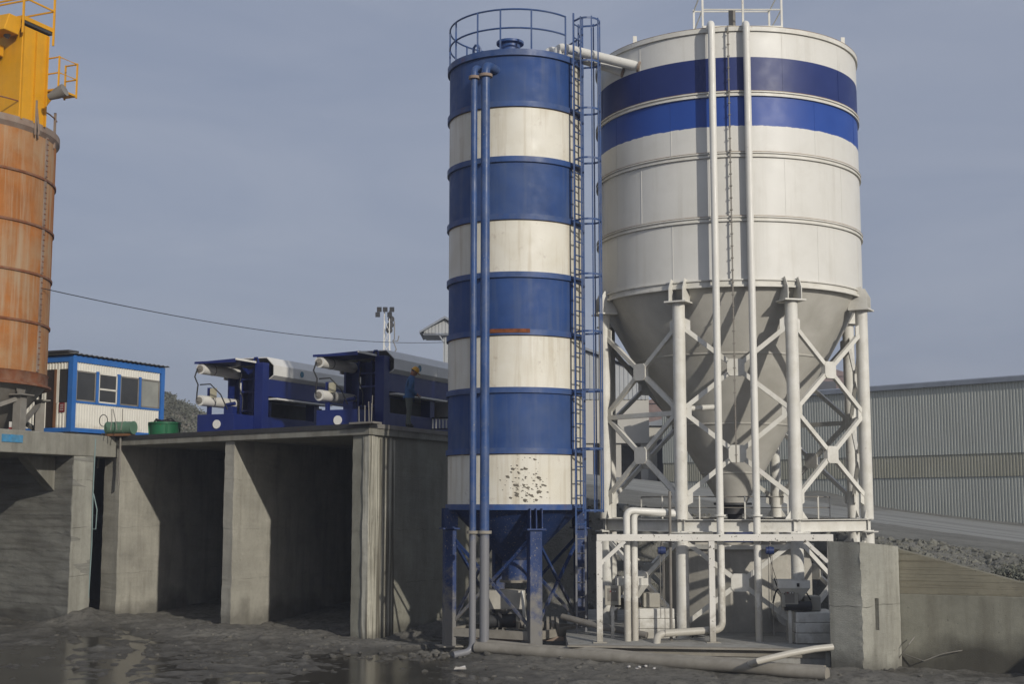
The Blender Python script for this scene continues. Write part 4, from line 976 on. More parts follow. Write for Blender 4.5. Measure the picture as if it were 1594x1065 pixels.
b = MB(); b.tube(sag(zpl(1055, 992, PADZ), zpl(1090, 988, PADZ), -.1), .02, 6); b.tube(sag(zpl(1075, 996, PADZ), zpl(1105, 990, PADZ), -.12), .02, 6); b.tube(sag(zpl(1050, 996, PADZ), zpl(1098, 993, PADZ), -.06), .02, 6)
tag(b.build('hose', m_black), 'black hoses lying in a loop on the slab by the frame post', 'hose')
x = xat(1044, 31.3, 790); b = MB(); b.tube([(xat(1044, 32.3, 830), 32.4, zat(765, 32.4)), (xat(1044, 32.3, 880), 32.4, PADZ)], .035, 8); tag(b.build('standpipe', m_greysteel, None, True), 'thin grey standpipe beside the front leg of the white silo', 'pipe')

# pipes lying along the foot of the slab
g0, g1 = zpl(742, 1010, .24), zpl(1288, 1051, .24)
for k, (off, r_, lb) in enumerate(((0, .135, 'front one of two dusty pipes lying on the mud along the slab'), (.25, .10, 'rear one of two dusty pipes lying on the mud along the slab'))):
    n2 = V((0, 1, 0)) * off; a = g0 + n2 + UP * (.02 + .07 * k); c = g1 + n2 * .8 + UP * (.02 + .04 * k)
    pts = [a.lerp(c, i / 14) + UP * (.012 * math.sin(i * 1.3 + k)) for i in range(15)]
    o = MB().tube(pts, r_, 18).build('ground_pipe', m_dustpipe, None, True); tag(o, lb, 'pipe', 'pipes lying along the slab')
pts = [zpl(1138, 1046, .05), at(1180, 1030, 28.4), at(1230, 1018, 28.5), at(1268, 1011, 28.6), at(1296, 1008, 28.7)]
sm = []
for i in range(len(pts) - 1): sm += [pts[i].lerp(pts[i + 1], j / 5) for j in range(5)]
tag(MB().tube(sm + [pts[-1]], .07, 12).build('flexible_hose', m_whitepipe, None, True), 'pale flexible hose curving down to the mud before the pier', 'hose')
# pump set under the striped silo
pm = thing('cement_pump', 'dusty cement pump and screw box under the striped silo', 'pump', (.2, 34.6, .2))
b = MB(); p = at(790, 932, 34.9); b.box(p.x - .5, p.x + .45, 34.5, 35.2, p.z - .25, p.z + .22); b.build('screw_box', m_tank, pm, bevel=.02)
b = MB(); b.box(-.9, 1.3, 34.3, 34.42, .28, .38); b.box(-.9, 1.3, 35.0, 35.12, .28, .38); b.build('skid', m_rimdust, pm)
for x in (.9, 1.02, 1.14): b = MB(); b.disc((x, 34.6, .62), .24, (1, 0, 0), 20, .07); b.build('pulley', m_greysteel, pm, True)
b = MB(); b.tube([(-.7, 34.6, .75), (.1, 34.6, .75)], .17, 16); b.disc((-.3, 34.6, .75), .22, (1, 0, 0), 18, .1); b.build('motor', m_darksteel, pm, True)
b = MB(); b.tube([(.2, 34.6, .68), (.85, 34.6, .62)], .12, 14); b.build('shaft_housing', m_greysteel, pm, True)
b = MB(); b.tube(route([(.25, 34.4, 1.5), (.3, 34.2, 1.0), (.35, 34.3, .6)], .15), .04, 8); b.build('hose', m_whitebeam, pm, True)
b = MB(); b.tube(route([(1.25, 34.0, .9), (2.2, 33.2, .72), (3.2, 32.6, PADZ + .12)], .3), .08, 12); tag(b.build('delivery_pipe', m_greysteel, None, True), 'grey delivery pipe running from under the striped silo onto the slab', 'pipe')
# bits lying in the mud
rnd = random.Random(8)
p = zpl(1010, 1045, .06); b = MB()
for i in range(40): lump(b, p + V((rnd.gauss(0, .13), rnd.gauss(0, .1), abs(rnd.gauss(0, .05)))), rnd.uniform(.02, .06), rnd)
tag(b.build('rag_heap', m_paper), 'crumpled heap of whitish rags in the mud by the pipes', 'rags')
for px, py, lb in ((706, 1043, 'folded white paper lying in the mud left of the pipes'), (962, 1033, 'thin pale stick lying across the front ground pipe')):
    p = zpl(px, py, .06); b = MB()
    if px < 800: b.add([p, p + V((.28, .03, .0)), p + V((.25, .15, .07)), p + V((.02, .14, .02)), p + V((.05, -.02, .06)), p + V((.27, .0, .05))], [(0, 1, 2, 3), (0, 4, 5, 1)])
    else: b.bar(p + V((-.15, 0, .14)), p + V((.2, -.2, .02)), .02, .015)
    tag(b.build('paper_scrap' if px < 800 else 'stick', m_paper), lb, 'scrap' if px < 800 else 'stick')

# ================================================================== rusty orange silo on the platform
OC = V((-17.70, 41.3, 0)); OR_ = 3.22
YO = OC.y - 1.0
oz = [zat(y, OC.y - 2.4) for y in (176, 254, 333, 411, 490, 571)]
osilo = thing('orange_silo', 'rust streaked orange silo of bolted rings on the concrete platform', 'silo', (OC.x, OC.y, DECK))
osl = lambda prof, mat, nm: MB().lathe(prof, OC, 96).build(nm, mat, osilo, True)
for i in range(5): osl([(OR_, oz[i + 1]), (OR_, oz[i])], m_rustorange, 'shell_course')
for z in oz[1:5]: osl([(OR_ - .01, z - .035), (OR_ + .045, z - .035), (OR_ + .045, z + .035), (OR_ - .01, z + .035)], m_orangering, 'ring_flange')
osl([(OR_ - .01, oz[0] - .25), (OR_ + .02, oz[0] - .2), (OR_ + .1, oz[0] - .1), (OR_ + .1, oz[0] + .1), (OR_ - .1, oz[0] + .1), (OR_ - .3, oz[0] + .12), (0, oz[0] + .5)], m_rimdust, 'roof_rim')
osl([(OR_ - .01, oz[5] + .02), (OR_ + .06, oz[5] + .02), (OR_ + .03, oz[5] - .03), (OR_ + .03, oz[5] - .3), (OR_ + .14, oz[5] - .34), (OR_ + .14, oz[5] - .4), (OR_ - .05, oz[5] - .4)], m_orangering, 'skirt_ring')
osl([(OR_ - .05, oz[5] - .38), (.5, oz[5] - 3.6)], m_greysteel, 'cone')
sa = R(-6)
for z0_, z1_ in zip(oz[1:], oz[:-1]):
    p = OC + V((math.cos(sa), math.sin(sa), 0)) * (OR_ + .02); tg = V((-math.sin(sa), math.cos(sa), 0)); rd = V((math.cos(sa), math.sin(sa), 0))
    b = MB(); b.obox(p + UP * (z0_ + z1_) / 2, tg * .06, rd * .02, UP * ((z1_ - z0_) / 2 - .05)); st = b.build('seam_strip', m_rimdust, osilo)
    b = MB(); z = z0_ + .1
    while z < z1_ - .08:
        for s_ in (-.035, .035): b.disc(p + rd * .035 + tg * s_ + UP * z, .016, rd, 6, .03)
        z += .17
    stuff(b.build('bolt_row', m_orangering, st))
zl = oz[5] - .42
for i in range(8):
    a = R(-62 + 45 * i); p = OC + V((math.cos(a), math.sin(a), 0)) * (OR_ - .15); rd = (p - OC).normalized(); tg = V((-rd.y, rd.x, 0))
    b = MB(); b.obox(p + UP * (DECK + zl - .3) / 2, tg * .14, rd * .14, UP * (zl - .3 - DECK) / 2); lg = b.build('leg', m_greysteel, osilo, bevel=.01)
    b = MB(); b.obox(p + UP * (zl - .28), tg * .3, rd * .28, UP * .02); b.prism([p - tg * .28 + UP * (zl + .05), p + tg * .28 + UP * (zl + .05), p + tg * .14 + UP * (zl - .26), p - tg * .14 + UP * (zl - .26)], rd * .03); b.build('bracket', m_greysteel, lg)
    a2 = a + R(45); q = OC + V((math.cos(a2), math.sin(a2), 0)) * (OR_ - .15)
    b = MB(); b.bar(p + UP * (DECK + .12), q + UP * (zl - .35), .12, .12); b.build('brace', m_greysteel, osilo)
# edge rail, lamp post
b = MB(); ag = np.linspace(R(-95), R(10), 16)
for h_ in (.5,): b.tube([OC + V((math.cos(a), math.sin(a), 0)) * (OR_ + .02) + UP * (oz[0] + .1 + h_) for a in ag], .022, 6)
orl = b.build('edge_rail', m_orangering, osilo, True)
for a in (R(-58), R(-49), R(-16), R(5)):
    p = OC + V((math.cos(a), math.sin(a), 0)) * (OR_ + .02) + UP * (oz[0] - .35); b = MB(); b.bar(p, p + UP * 1.15, .07, .05); b.build('post', m_rimdust, orl)
lpz = OC + V((math.cos(R(-20)), math.sin(R(-20)), 0)) * (OR_ + .12)
fl = thing('floodlight', 'grey floodlight on a bracket at the rim of the orange silo', 'floodlight', tuple(lpz + UP * oz[0]))
b = MB(); b.bar(lpz + UP * (oz[0] - .3), lpz + UP * zat(152, 39.9), .05, .05); b.bar(lpz + V((.12, 0, oz[0] - .3)), lpz + V((.02, 0, zat(165, 39.9))), .04, .04); b.build('bracket_pole', m_rimdust, fl)
c = at(90, 146, 39.9); b = MB(); b.tube([c - V((.26, 0, .1)), c + V((.0, -.05, .0)), c + V((.24, -.1, .1))], [.1, .17, .2], 14); b.build('lamp_head', m_greysteel, fl, True)
# yellow dust collector house
dc = thing('dust_collector', 'yellow boxy dust collector house on top of the orange silo', 'dust collector', tuple(OC + UP * oz[0]))
n0 = at(33, 100, 39.6); n0.z = 0; Ld = E2; Lw = -PERP; z0_ = oz[0] + .05; z1_ = zat(36, 39.5)
def slabp(p, a, b2, za, zb_): return MB().prism([p + UP * za, p + a + UP * za, p + a + b2 + UP * za, p + b2 + UP * za], UP * (zb_ - za))
slabp(n0, Ld * 1.12, Lw * 2.6, z0_, z1_).build('housing', m_yellow, dc, bevel=.02)
for s_ in (0, .52, 1.0): b = MB(); q = n0 + Ld * (s_ + .05) + PERP * .03; b.bar(q + UP * z0_, q + UP * (z1_ - .05), .08, .05, up=tuple(E2)); b.build('rib', m_yellow, dc)
slabp(n0 - Ld * .08 + PERP * .08, Ld * 1.28, Lw * 2.8, z1_ + .04, z1_ + .12).build('roof_cap', m_darksteel, dc)
slabp(n0 - Ld * .1 + PERP * .1, Ld * 1.32, Lw * 2.85, z1_ + .13, z1_ + .26).build('roof_deck', m_yellow, dc)
b = MB(); rp = [n0 - Ld * .1 + PERP * .1, n0 + Ld * 1.2 + PERP * .1, n0 + Ld * 1.2 + Lw * 2.7, n0 - Ld * .1 + Lw * 2.7]
for h_ in (.55, 1.1):
    for i in range(4): b.bar(rp[i] + UP * (z1_ + .26 + h_), rp[(i + 1) % 4] + UP * (z1_ + .26 + h_), .035, .05)
rr = b.build('roof_railing', m_yellow, dc)
for p in rp: b = MB(); b.bar(p + UP * (z1_ - .3), p + UP * (z1_ + 1.4), .06, .06); b.build('post', m_yellow, rr)
q = n0 - Ld * .06 + Lw * .35
b = MB(); b.obox(q + UP * (z1_ - .1) - Ld * .3, Lw * .35, Ld * .3, V((0, 0, .28)) + Ld * .1); b.build('fan_casing', m_yellow, dc, bevel=.03)
b = MB(); b.tube([q + UP * (z1_ - .45) - Ld * .25, q + UP * (z1_ - .2) - Ld * .25 + PERP * .2, q + UP * (z1_ + .05) - Ld * .3 + PERP * .25], .09, 12); b.build('fan_outlet', m_greysteel, dc, True)
slabp(q - Ld * .7 + Lw * .3, Ld * .7, Lw * .9, z1_ - .95, z1_ - .6).build('access_hood', m_yellow, dc, bevel=.03)
# side landing with rail
l0 = n0 + Ld * 1.12; zl_ = zat(135, 40.3)
slabp(l0 - Ld * .05, Ld * .85, PERP * .48, zl_ - .06, zl_).build('landing', m_yellow, dc)
b = MB(); b.prism([l0 + UP * (zl_ - .06), l0 + PERP * .45 + UP * (zl_ - .06), l0 + UP * (zl_ - .5)], Ld * .03); b.build('landing_bracket', m_yellow, dc)
lp_ = [l0 - Ld * .02, l0 + PERP * .47 - Ld * .02, l0 + PERP * .47 + Ld * .78, l0 + Ld * .78]
for h_ in (.5, 1.0):
    b = MB().tube([q_ + UP * (zl_ + h_) for q_ in lp_], .025, 6); lr = b.build('landing_rail', m_yellow, dc)
for p in lp_[1:]: b = MB(); b.bar(p + UP * (zl_ - .1), p + UP * (zl_ + 1.03), .05, .05); b.build('post', m_yellow, lr)

# ================================================================== site cabin
CB = at(110, 672, 45.0); CZ = CB.z; CB.z = 0
cab = thing('site_cabin', 'white site cabin with blue frame and a row of windows on the deck', 'cabin', (CB.x, CB.y, CZ))
CLn, CWd, CH = 4.85, 2.4, 2.58
def cbox(u0, u1, w0, w1, za, zb_): # u along the long face, w along the end face (inwards is +w for long face)
    return slabp(CB + E2 * u0 - PERP * w0, E2 * (u1 - u0), -PERP * (w1 - w0), CZ + za, CZ + zb_)
cbox(.1, CLn - .1, .1, CWd - .1, .12, CH - .1).build('inner_body', m_greysteel, cab)
for u, w_ in ((0, 0), (CLn - .2, 0), (0, CWd - .2), (CLn - .2, CWd - .2)): cbox(u, u + .2, w_, w_ + .2, 0, CH - .01).build('corner_post', m_cabblue, cab)
cbox(.2, CLn - .2, .01, .15, 0, .14).build('bottom_rail', m_cabblue, cab); cbox(.2, CLn - .2, .01, .15, CH - .22, CH - .01).build('top_rail', m_cabblue, cab)
cbox(.01, .15, .2, CWd - .2, 0, .14).build('bottom_rail', m_cabblue, cab); cbox(.01, .15, .2, CWd - .2, CH - .22, CH - .01).build('top_rail', m_cabblue, cab)
corrug(CB + E2 * .2 - PERP * .07, E2, CLn - .4, lambda s_: CZ + .14, lambda s_: CZ + .98, PERP, .13, .025).build('lower_panel', m_cabwhite, cab)
corrug(CB + E2 * .2 - PERP * .07, E2, CLn - .4, lambda s_: CZ + 2.08, lambda s_: CZ + CH - .22, PERP, .13, .025).build('upper_panel', m_cabwhite, cab)
cbox(.2, CLn - .2, .03, .1, .98, 1.05).build('window_sill_rail', m_cabblue, cab)
for i, (u0, u1) in enumerate(((.22, 1.19), (1.34, 2.29), (2.45, 3.45), (3.58, 4.62))):
    wi = cbox(u0, u1, .06, .09, 1.05, 2.08).build('window', m_glass if i < 3 else m_glass2, cab)
    f_ = MB()
    for (a0, a1, zA_, zB_) in ((u0, u0 + .05, 1.05, 2.08), (u1 - .05, u1, 1.05, 2.08), (u0, u1, 2.03, 2.08), (u0, u1, 1.05, 1.1)) + (((u0, u1, 1.5, 1.56),) if i == 1 else ()):
        p = CB + E2 * a0 - PERP * .035; q = CB + E2 * a1 - PERP * .035; f_.prism([p + UP * (CZ + zA_), q + UP * (CZ + zA_), q + UP * (CZ + zB_), p + UP * (CZ + zB_)], -PERP * .02)
    f_.build('frame', m_cabwhite if i == 1 else m_greysteel, wi)
    if i < 3: cbox(u1 + .01, (1.33, 2.44, 3.57)[i], .02, .1, 1.0, 2.12).build('mullion', m_cabblue, cab)
ed = -PERP
def cend(w0, w1, za, zb_, d0=.06, d1=.09): return slabp(CB - PERP * w0 + E2 * d0, E2 * (d1 - d0), -PERP * (w1 - w0), CZ + za, CZ + zb_)
corrug(CB - PERP * .2 + E2 * .08, ed, .6, lambda s_: CZ + .14, lambda s_: CZ + .98, -E2, .13, .03).build('lower_panel', m_cabwhite, cab)
corrug(CB - PERP * .2 + E2 * .08, ed, 2.0, lambda s_: CZ + 2.12, lambda s_: CZ + CH - .22, -E2, .13, .03).build('upper_panel', m_cabwhite, cab)
cend(.2, .72, 1.0, 2.12).build('window', m_glass, cab); cend(.72, .82, .14, 2.12, .03, .1).build('jamb', m_wood, cab); cend(.62, .72, .98, 2.12, .045, .1).build('window_post', m_cabwhite, cab)
cend(.82, 1.2, .14, 2.12, .1, .14).build('door', surf('dark_brown_door', lin(54, 44, 38), .6), cab); cend(1.2, 1.25, .14, 2.12, .03, .1).build('jamb', m_cabwhite, cab)
corrug(CB - PERP * 1.25 + E2 * .08, ed, 1.0, lambda s_: CZ + .14, lambda s_: CZ + 2.12, -E2, .13, .03).build('end_panel', m_cabwhite, cab)
cend(.33, .56, .66, .98, .02, .04).build('notice_board', m_red, cab)
b = MB()
for k in range(4): p = CB - PERP * .36 + E2 * .016 + UP * (CZ + .91 - .06 * k); b.obox(p - PERP * .08, PERP * .07, E2 * .002, UP * .009)
b.build('notice_text', m_paper, cab)
rfb = MB(); k = 40; vs_ = []
for i in range(k + 1):
    u = -.12 + (CLn + .24) * i / k; dz = .02 if i % 2 else -.015
    for w_ in (-.12, CWd + .12): p = CB + E2 * u - PERP * w_; vs_.append(p + UP * (CZ + CH + .05 + dz))
rfb.add(vs_, [(2 * i, 2 * i + 1, 2 * i + 3, 2 * i + 2) for i in range(k)]); ro_ = rfb.build('roof_sheet', m_roofsheet, cab); sd = ro_.modifiers.new('thick', 'SOLIDIFY'); sd.thickness = .015
slabp(CB - E2 * .14 - PERP * .1, E2 * .5, -PERP * 2.3, CZ + CH + .08, CZ + CH + .16).build('roof_board', m_darksteel, cab)
for u in (.2, 2.2, 4.2):
    for w_ in (.2, 1.9): slabp(CB + E2 * u - PERP * w_, E2 * .4, -PERP * .3, DECK, CZ - .002).build('support_block', m_farwall, cab)

# ================================================================== filter presses
def mk_press():
    pr = thing('filter_press', 'x', 'filter press')
    bx = lambda *a: MB().box(*a)
    bx(-.62, .72, .12, 5.9, .0, .34).build('base', m_pressblue, pr, bevel=.01)
    bx(-.62, .74, .05, 1.95, .0, .58).build('front_base', m_pressblue, pr, bevel=.01)
    b = MB(); b.disc((.12, .03, .27), .135, (0, 1, 0), 24, .03); b.build('cover_disc', m_presswhite, pr, True)
    b = MB(); b.prism([(-.72, 0, 2.17), (.77, 0, 2.23), (.77, 1.49, 2.23), (-.72, 1.49, 2.17)], (0, 0, .035)); b.build('top_plate', m_pressblue, pr)
    b = MB(); b.box(-.73, .78, -.02, .0, 2.15, 2.22); b.build('front_lip', m_pressblue, pr); b = MB(); b.box(.77, .80, 0, 1.07, 2.22, 2.28); b.build('lit_edge_lip', m_presswhite, pr)  # white lip paints in the sunlit right edge of the blue plate
    for z in (2.0, 1.02):
        L_ = 2.0
        b = MB(); b.tube([(-.52, .02, z), (-.52, L_, z)], .165, 22); c = b.build('cylinder', m_presswhite, pr, True)
        b = MB(); b.disc((-.52, 0, z), .10, (0, 1, 0), 16, .06); b.disc((-.52, -.03, z), .05, (0, 1, 0), 12, .06); b.build('end_cap', m_greysteel, c, True)
        b = MB(); b.lathe([(.168, -.02), (.175, 0), (.168, .02)], (0, 0, 0), 20); me_ = b.mesh('cylinder_band', [m_greysteel]); place('cylinder_band', me_, c, (-.52, .62, z), (R(90), 0, 0))
    bx(-.66, .74, 1.95, 2.05, .34, 2.16).build('end_plate', m_pressblue, pr)
    for x in (-.62, -.15, .3): bx(x, x + .06, 1.6, 1.95, .58, 2.16).build('stiffener', m_pressblue, pr)
    for z in (.75, 1.35, 1.75): bx(-.1, .74, 1.58, 1.63, z, z + .06).build('cross_rib', m_pressblue, pr)
    bx(-.60, -.5, .5, .62, .58, 1.45).build('side_post', m_pressblue, pr)
    bx(-.44, -.2, .42, .44, 1.12, 1.42).build('data_plate', surf('plate_beige', lin(178, 172, 148), .6) if 'plate_beige' not in bpy.data.materials else bpy.data.materials['plate_beige'], pr)
    bx(.74, 1.05, 1.08, 1.42, .0, 2.24).build('front_post', m_pressblue, pr, bevel=.01)
    b = MB(); b.tube([(.62, 1.2, 2.22), (.62, 1.2, 2.33), (.66, 1.2, 2.4), (.74, 1.2, 2.4), (.78, 1.2, 2.33), (.78, 1.2, 2.22)], .035, 8); b.build('lifting_eye', m_pressblue, pr, True)
    # octagonal hood
    xa, xb = -.72, 1.18; sec = [(xa, 1.78), (xa, 2.2), (xa + .25, 2.45), (xb - .28, 2.45), (xb, 2.18), (xb, 1.86), (xb - .2, 1.72)]
    for k, (ya, yb) in enumerate(((1.5, 4.35), (4.36, 6.6))):
        b = MB(); n = len(sec)
        vs_ = [(x, ya, z) for x, z in sec] + [(x, yb, z) for x, z in sec]
        b.add(vs_, [(i, i + 1, n + i + 1, n + i) for i in range(n - 1)]); o = b.build('hood', m_presswhite, pr); s_ = o.modifiers.new('thick', 'SOLIDIFY'); s_.thickness = .03
    b = MB(); b.disc((xb + .012, 3.1, 2.02), .1, (1, 0, 0), 20, .01); b.build('emblem', surf('emblem_teal', lin(70, 120, 138), .5) if 'emblem_teal' not in bpy.data.materials else bpy.data.materials['emblem_teal'], pr, True)
    bx(.75, 1.04, 1.42, 6.6, 1.2, 1.74).build('side_beam', m_pressblue, pr); bx(-.62, -.4, 2.06, 6.6, 1.2, 1.74).build('side_beam', m_pressblue, pr)
    bx(-.4, .75, 2.06, 6.5, 1.35, 1.72).build('plate_pack', m_darksteel, pr)
    bx(.9, 1.26, 1.55, 4.9, 1.1, 1.15).build('drip_tray', m_presswhite, pr)
    bx(.72, 1.03, 1.42, 6.6, .0, .55).build('side_base', m_pressblue, pr, bevel=.01)
    bx(-.5, .3, 2.06, 5.8, .34, 1.1).build('inner_tank', m_black, pr)
    bx(.72, 1.05, 4.1, 4.4, .55, 1.2).build('rear_post', m_pressblue, pr)
    b = MB(); b.tube(sag((-.6, -.03, 2.0), (-.6, -.03, 1.1), .0, 4)[:1] + [V((-.68, -.05, 1.75)), V((-.55, -.05, 1.5)), V((-.58, -.05, 1.25)), V((-.6, -.03, 1.05))], .022, 6); b.build('hose', m_black, pr, True)
    b = MB(); b.tube([(-.5, -.02, 1.5), (-.2, .1, 1.52), (.05, .3, 1.2), (.2, .45, .75)], .022, 6); b.tube([(.35, .95, 1.9), (.3, .9, 1.5), (.45, .9, 1.1), (.5, .8, .7)], .018, 6); b.build('hose', m_black, pr, True)
    b = MB(); b.obox((.1, .75, .72), V((.16, 0, 0)), V((0, .12, 0)), V((0, 0, .14))); b.tube([(-.05, .7, .9), (.3, .7, .95)], .06, 10); b.build('hydraulic_valve', m_pressblue, pr, True)
    b = MB(); b.tube([(.34, .93, 1.6), (.34, .93, 1.25)], .02, 8); b.build('gauge_rod', m_presswhite, pr)
    return pr
pr = mk_press(); rz = math.atan2(-PERP.x * 0 + PERP.y, PERP.x)
def place_press(o, px, Y, lb, py=555):
    A_ = V((xat(px, Y, py), Y, 0)); o_ = A_ + PERP * .72; o.location = (o_.x, o_.y, DECK); o.rotation_euler = (0, 0, rz); o['label'] = lb; o['group'] = 'filter presses on the deck'
def copy_tree(o, parent=None):
    c = o.copy(); COL.objects.link(c)
    if parent is not None: c.parent = parent
    for ch in list(o.children): copy_tree(ch, c)
    return c
pr2 = copy_tree(pr)
place_press(pr, 488, 39.5, 'blue filter press with white hood next to the worker, right of the pair')
place_press(pr2, 304, 41.5, 'blue filter press with white hood beside the green tubs, farther from the worker')
# white tank and fence beyond the right press
p = V((-2.35, 45.2, DECK)); wt = thing('white_tank', 'white square tank on the deck behind the right filter press', 'tank', tuple(p))
b = MB(); b.obox(p + UP * .75, PERP * .75, E2 * .8, UP * .75); b.build('tank_body', m_presswhite, wt, bevel=.03)
b = MB(); b.obox(p + UP * 1.54, PERP * .8, E2 * .85, UP * .04); b.build('lid', m_presswhite, wt)
fp0 = V((-3.0, 42.9, DECK)); fc = thing('picket_railing', 'low white picket railing on the deck right of the worker', 'railing', tuple(fp0))
b = MB(); b.bar(fp0 + UP * .55, fp0 + PERP * 1.8 + UP * .55, .03, .05); b.build('top_rail', m_darksteel, fc)
b = MB(); b.bar(fp0 + UP * .2, fp0 + PERP * 1.8 + UP * .2, .03, .04); b.build('bottom_rail', m_darksteel, fc)
for k in range(15): q = fp0 + PERP * (.06 + .12 * k); b = MB(); b.bar(q + UP * .22, q + UP * .53, .04, .02); b.build('picket', m_presswhite, fc)
for s_ in (0, 1.8): q = fp0 + PERP * s_; b = MB(); b.bar(q, q + UP * .57, .04, .04); b.build('post', m_darksteel, fc)

# ================================================================== things on the deck
gd = at(188, 664, 43.2); gd.z = DECK + .27
o = thing('oil_drum', 'dull green drum lying on its side below the cabin windows', 'drum', (gd.x, gd.y, DECK))
d = (PERP * .9 + E2 * .1).normalized(); b = MB(); b.tube([gd - d * .47, gd + d * .47], .2, 24); b.build('drum_body', m_greend, o, True)
for s_ in (-.47, -.16, .16, .47): b = MB(); b.disc(gd + d * s_, .21, d, 24, .03); b.build('hoop', m_greend, o, True)
b = MB(); b.obox(gd - UP * .23, d * .4, E2 * .2, UP * .035); b.build('cradle', m_wood, o)
p = at(256, 664, 43.0); p.z = DECK; tb = thing('green_tub', 'wide bright green tub of cables standing between the drum and the filter press', 'tub', tuple(p))
b = MB(); b.lathe([(.44, 0), (.47, .38), (.51, .38), (.51, .43), (.46, .43), (.43, .08), (0, .08)], p, 28); tbo = b.build('tub_body', m_green, tb, True)
for q_ in range(4): a = q_ * 1.57 + .4; b = MB(); b.bar(p + V((.455 * math.cos(a), .455 * math.sin(a), .02)), p + V((.49 * math.cos(a), .49 * math.sin(a), .38)), .05, .03); b.build('rib', m_green, tb)
b = MB()
for j in range(4): b.tube([p + V((.38 * math.cos(a) * (1 - .1 * j), .38 * math.sin(a), .42 + .03 * j + .03 * math.sin(3 * a + j))) for a in np.linspace(0, 6.2, 18)], .016, 5)
b.build('coil', m_black, tb, True)
rnd = random.Random(4)
b = MB(); c = at(161, 655, 43.6); b.tube([c + V((.13 * math.cos(a), 0, .19 * math.sin(a))) for a in np.linspace(0, 6.283, 20)], .014, 6); tag(b.build('hose_ring', m_black, None, True), 'thin dark ring of hose against the cabin wall', 'hose')
for i, (px0, px1) in enumerate(((172, 176), (182, 178), (188, 193))):
    b = MB(); b.tube([at(px0, 676 - 6, 42.2), at((px0 + px1) / 2, 655, 42.3), at(px1 - 2, 637, 42.4)], .014, 6)
    tag(b.build('reinforcing_bar', m_greysteel), ('leftmost', 'middle', 'rightmost')[i] + ' of three thin bars rising before the lying drum', 'steel bar', 'thin bars before the drum')
for i, px in enumerate((551, 560, 567, 570, 577, 585)):
    s_ = on_front(px) ; p = A + E1 * max(.05, s_ + .05) + E2 * .15; p.z = DECK - .1
    b = MB(); b.tube([p, p + V((rnd.uniform(-.03, .03), 0, rnd.uniform(.55, .95)))], .014, 6)
    tag(b.build('starter_bar', m_greysteel), ('leftmost', 'second', 'third', 'fourth', 'fifth', 'rightmost')[i] + ' of the thin steel starter bars sticking up at the deck corner', 'steel bar', 'starter bars at the deck corner')
for i, (px, l_) in enumerate(((148, 1.0), (181, 1.55))):
    s_ = on_front(px); p = A + E1 * s_ - E2 * .06
    b = MB(); b.tube([p + E2 * .6 + UP * (DECK + .1), p + E2 * .1 + UP * (DECK + .12), p - E2 * .03 + UP * (DECK - .05), p - E2 * .05 + PERP * .03 + UP * (DECK - l_ * .6), p - E2 * .05 + PERP * (.0 if i else -.03) + UP * (DECK - l_)], .032, 8)
    tag(b.build('hanging_hose', m_greysteel, None, True), ('short' if i == 0 else 'longer') + ' grey hose hanging over the deck edge by the leftmost bay', 'hose', 'hoses over the deck edge')
p = K + E2 * .93 - E1 * .05; b = MB(); b.tube([p + UP * (DECK - .1), p - E2 * .03 + UP * 4, p - PERP * .0 + UP * 2.4, p - PERP * .05 + UP * .8, p - PERP * .15 - E2 * .2 + UP * .2], .022, 6)
b.tube([p + UP * 4.0, p + PERP * .16 + UP * 3.5, p + PERP * .14 + UP * 2.9, p + UP * 2.9], .018, 6)
tag(b.build('drain_hose', surf('pale_hose', lin(120, 138, 136), .6), None, True), 'pale hose running down the end of the platform wall', 'hose')
p = S0.lerp(S1, .62) + V((-.75, .5, DECK)); ck = thing('paint_carton', 'small white and red carton at the foot of the orange silo', 'carton', tuple(p))
b = MB(); b.box(p.x - .12, p.x + .12, p.y - .1, p.y + .1, p.z + .13, p.z + .3); b.build('upper_half', m_paper, ck); b = MB(); b.box(p.x - .121, p.x + .05, p.y - .101, p.y + .1, p.z + .003, p.z + .129); b.build('red_label', m_red, ck)
b = MB(); b.box(p.x + .051, p.x + .121, p.y - .101, p.y + .1, p.z + .003, p.z + .129); b.build('lower_half', m_paper, ck)

# overhead wires
for i, (p0, p1, dz, lb) in enumerate(((at(66, 449, 41), at(692, 533, 80), 0.55, 'overhead cable sagging across the sky from the orange silo'),)):
    tag(MB().tube(sag(p0, p1, dz, 30), .015, 5).build('overhead_wire', m_black), lb, 'wire')

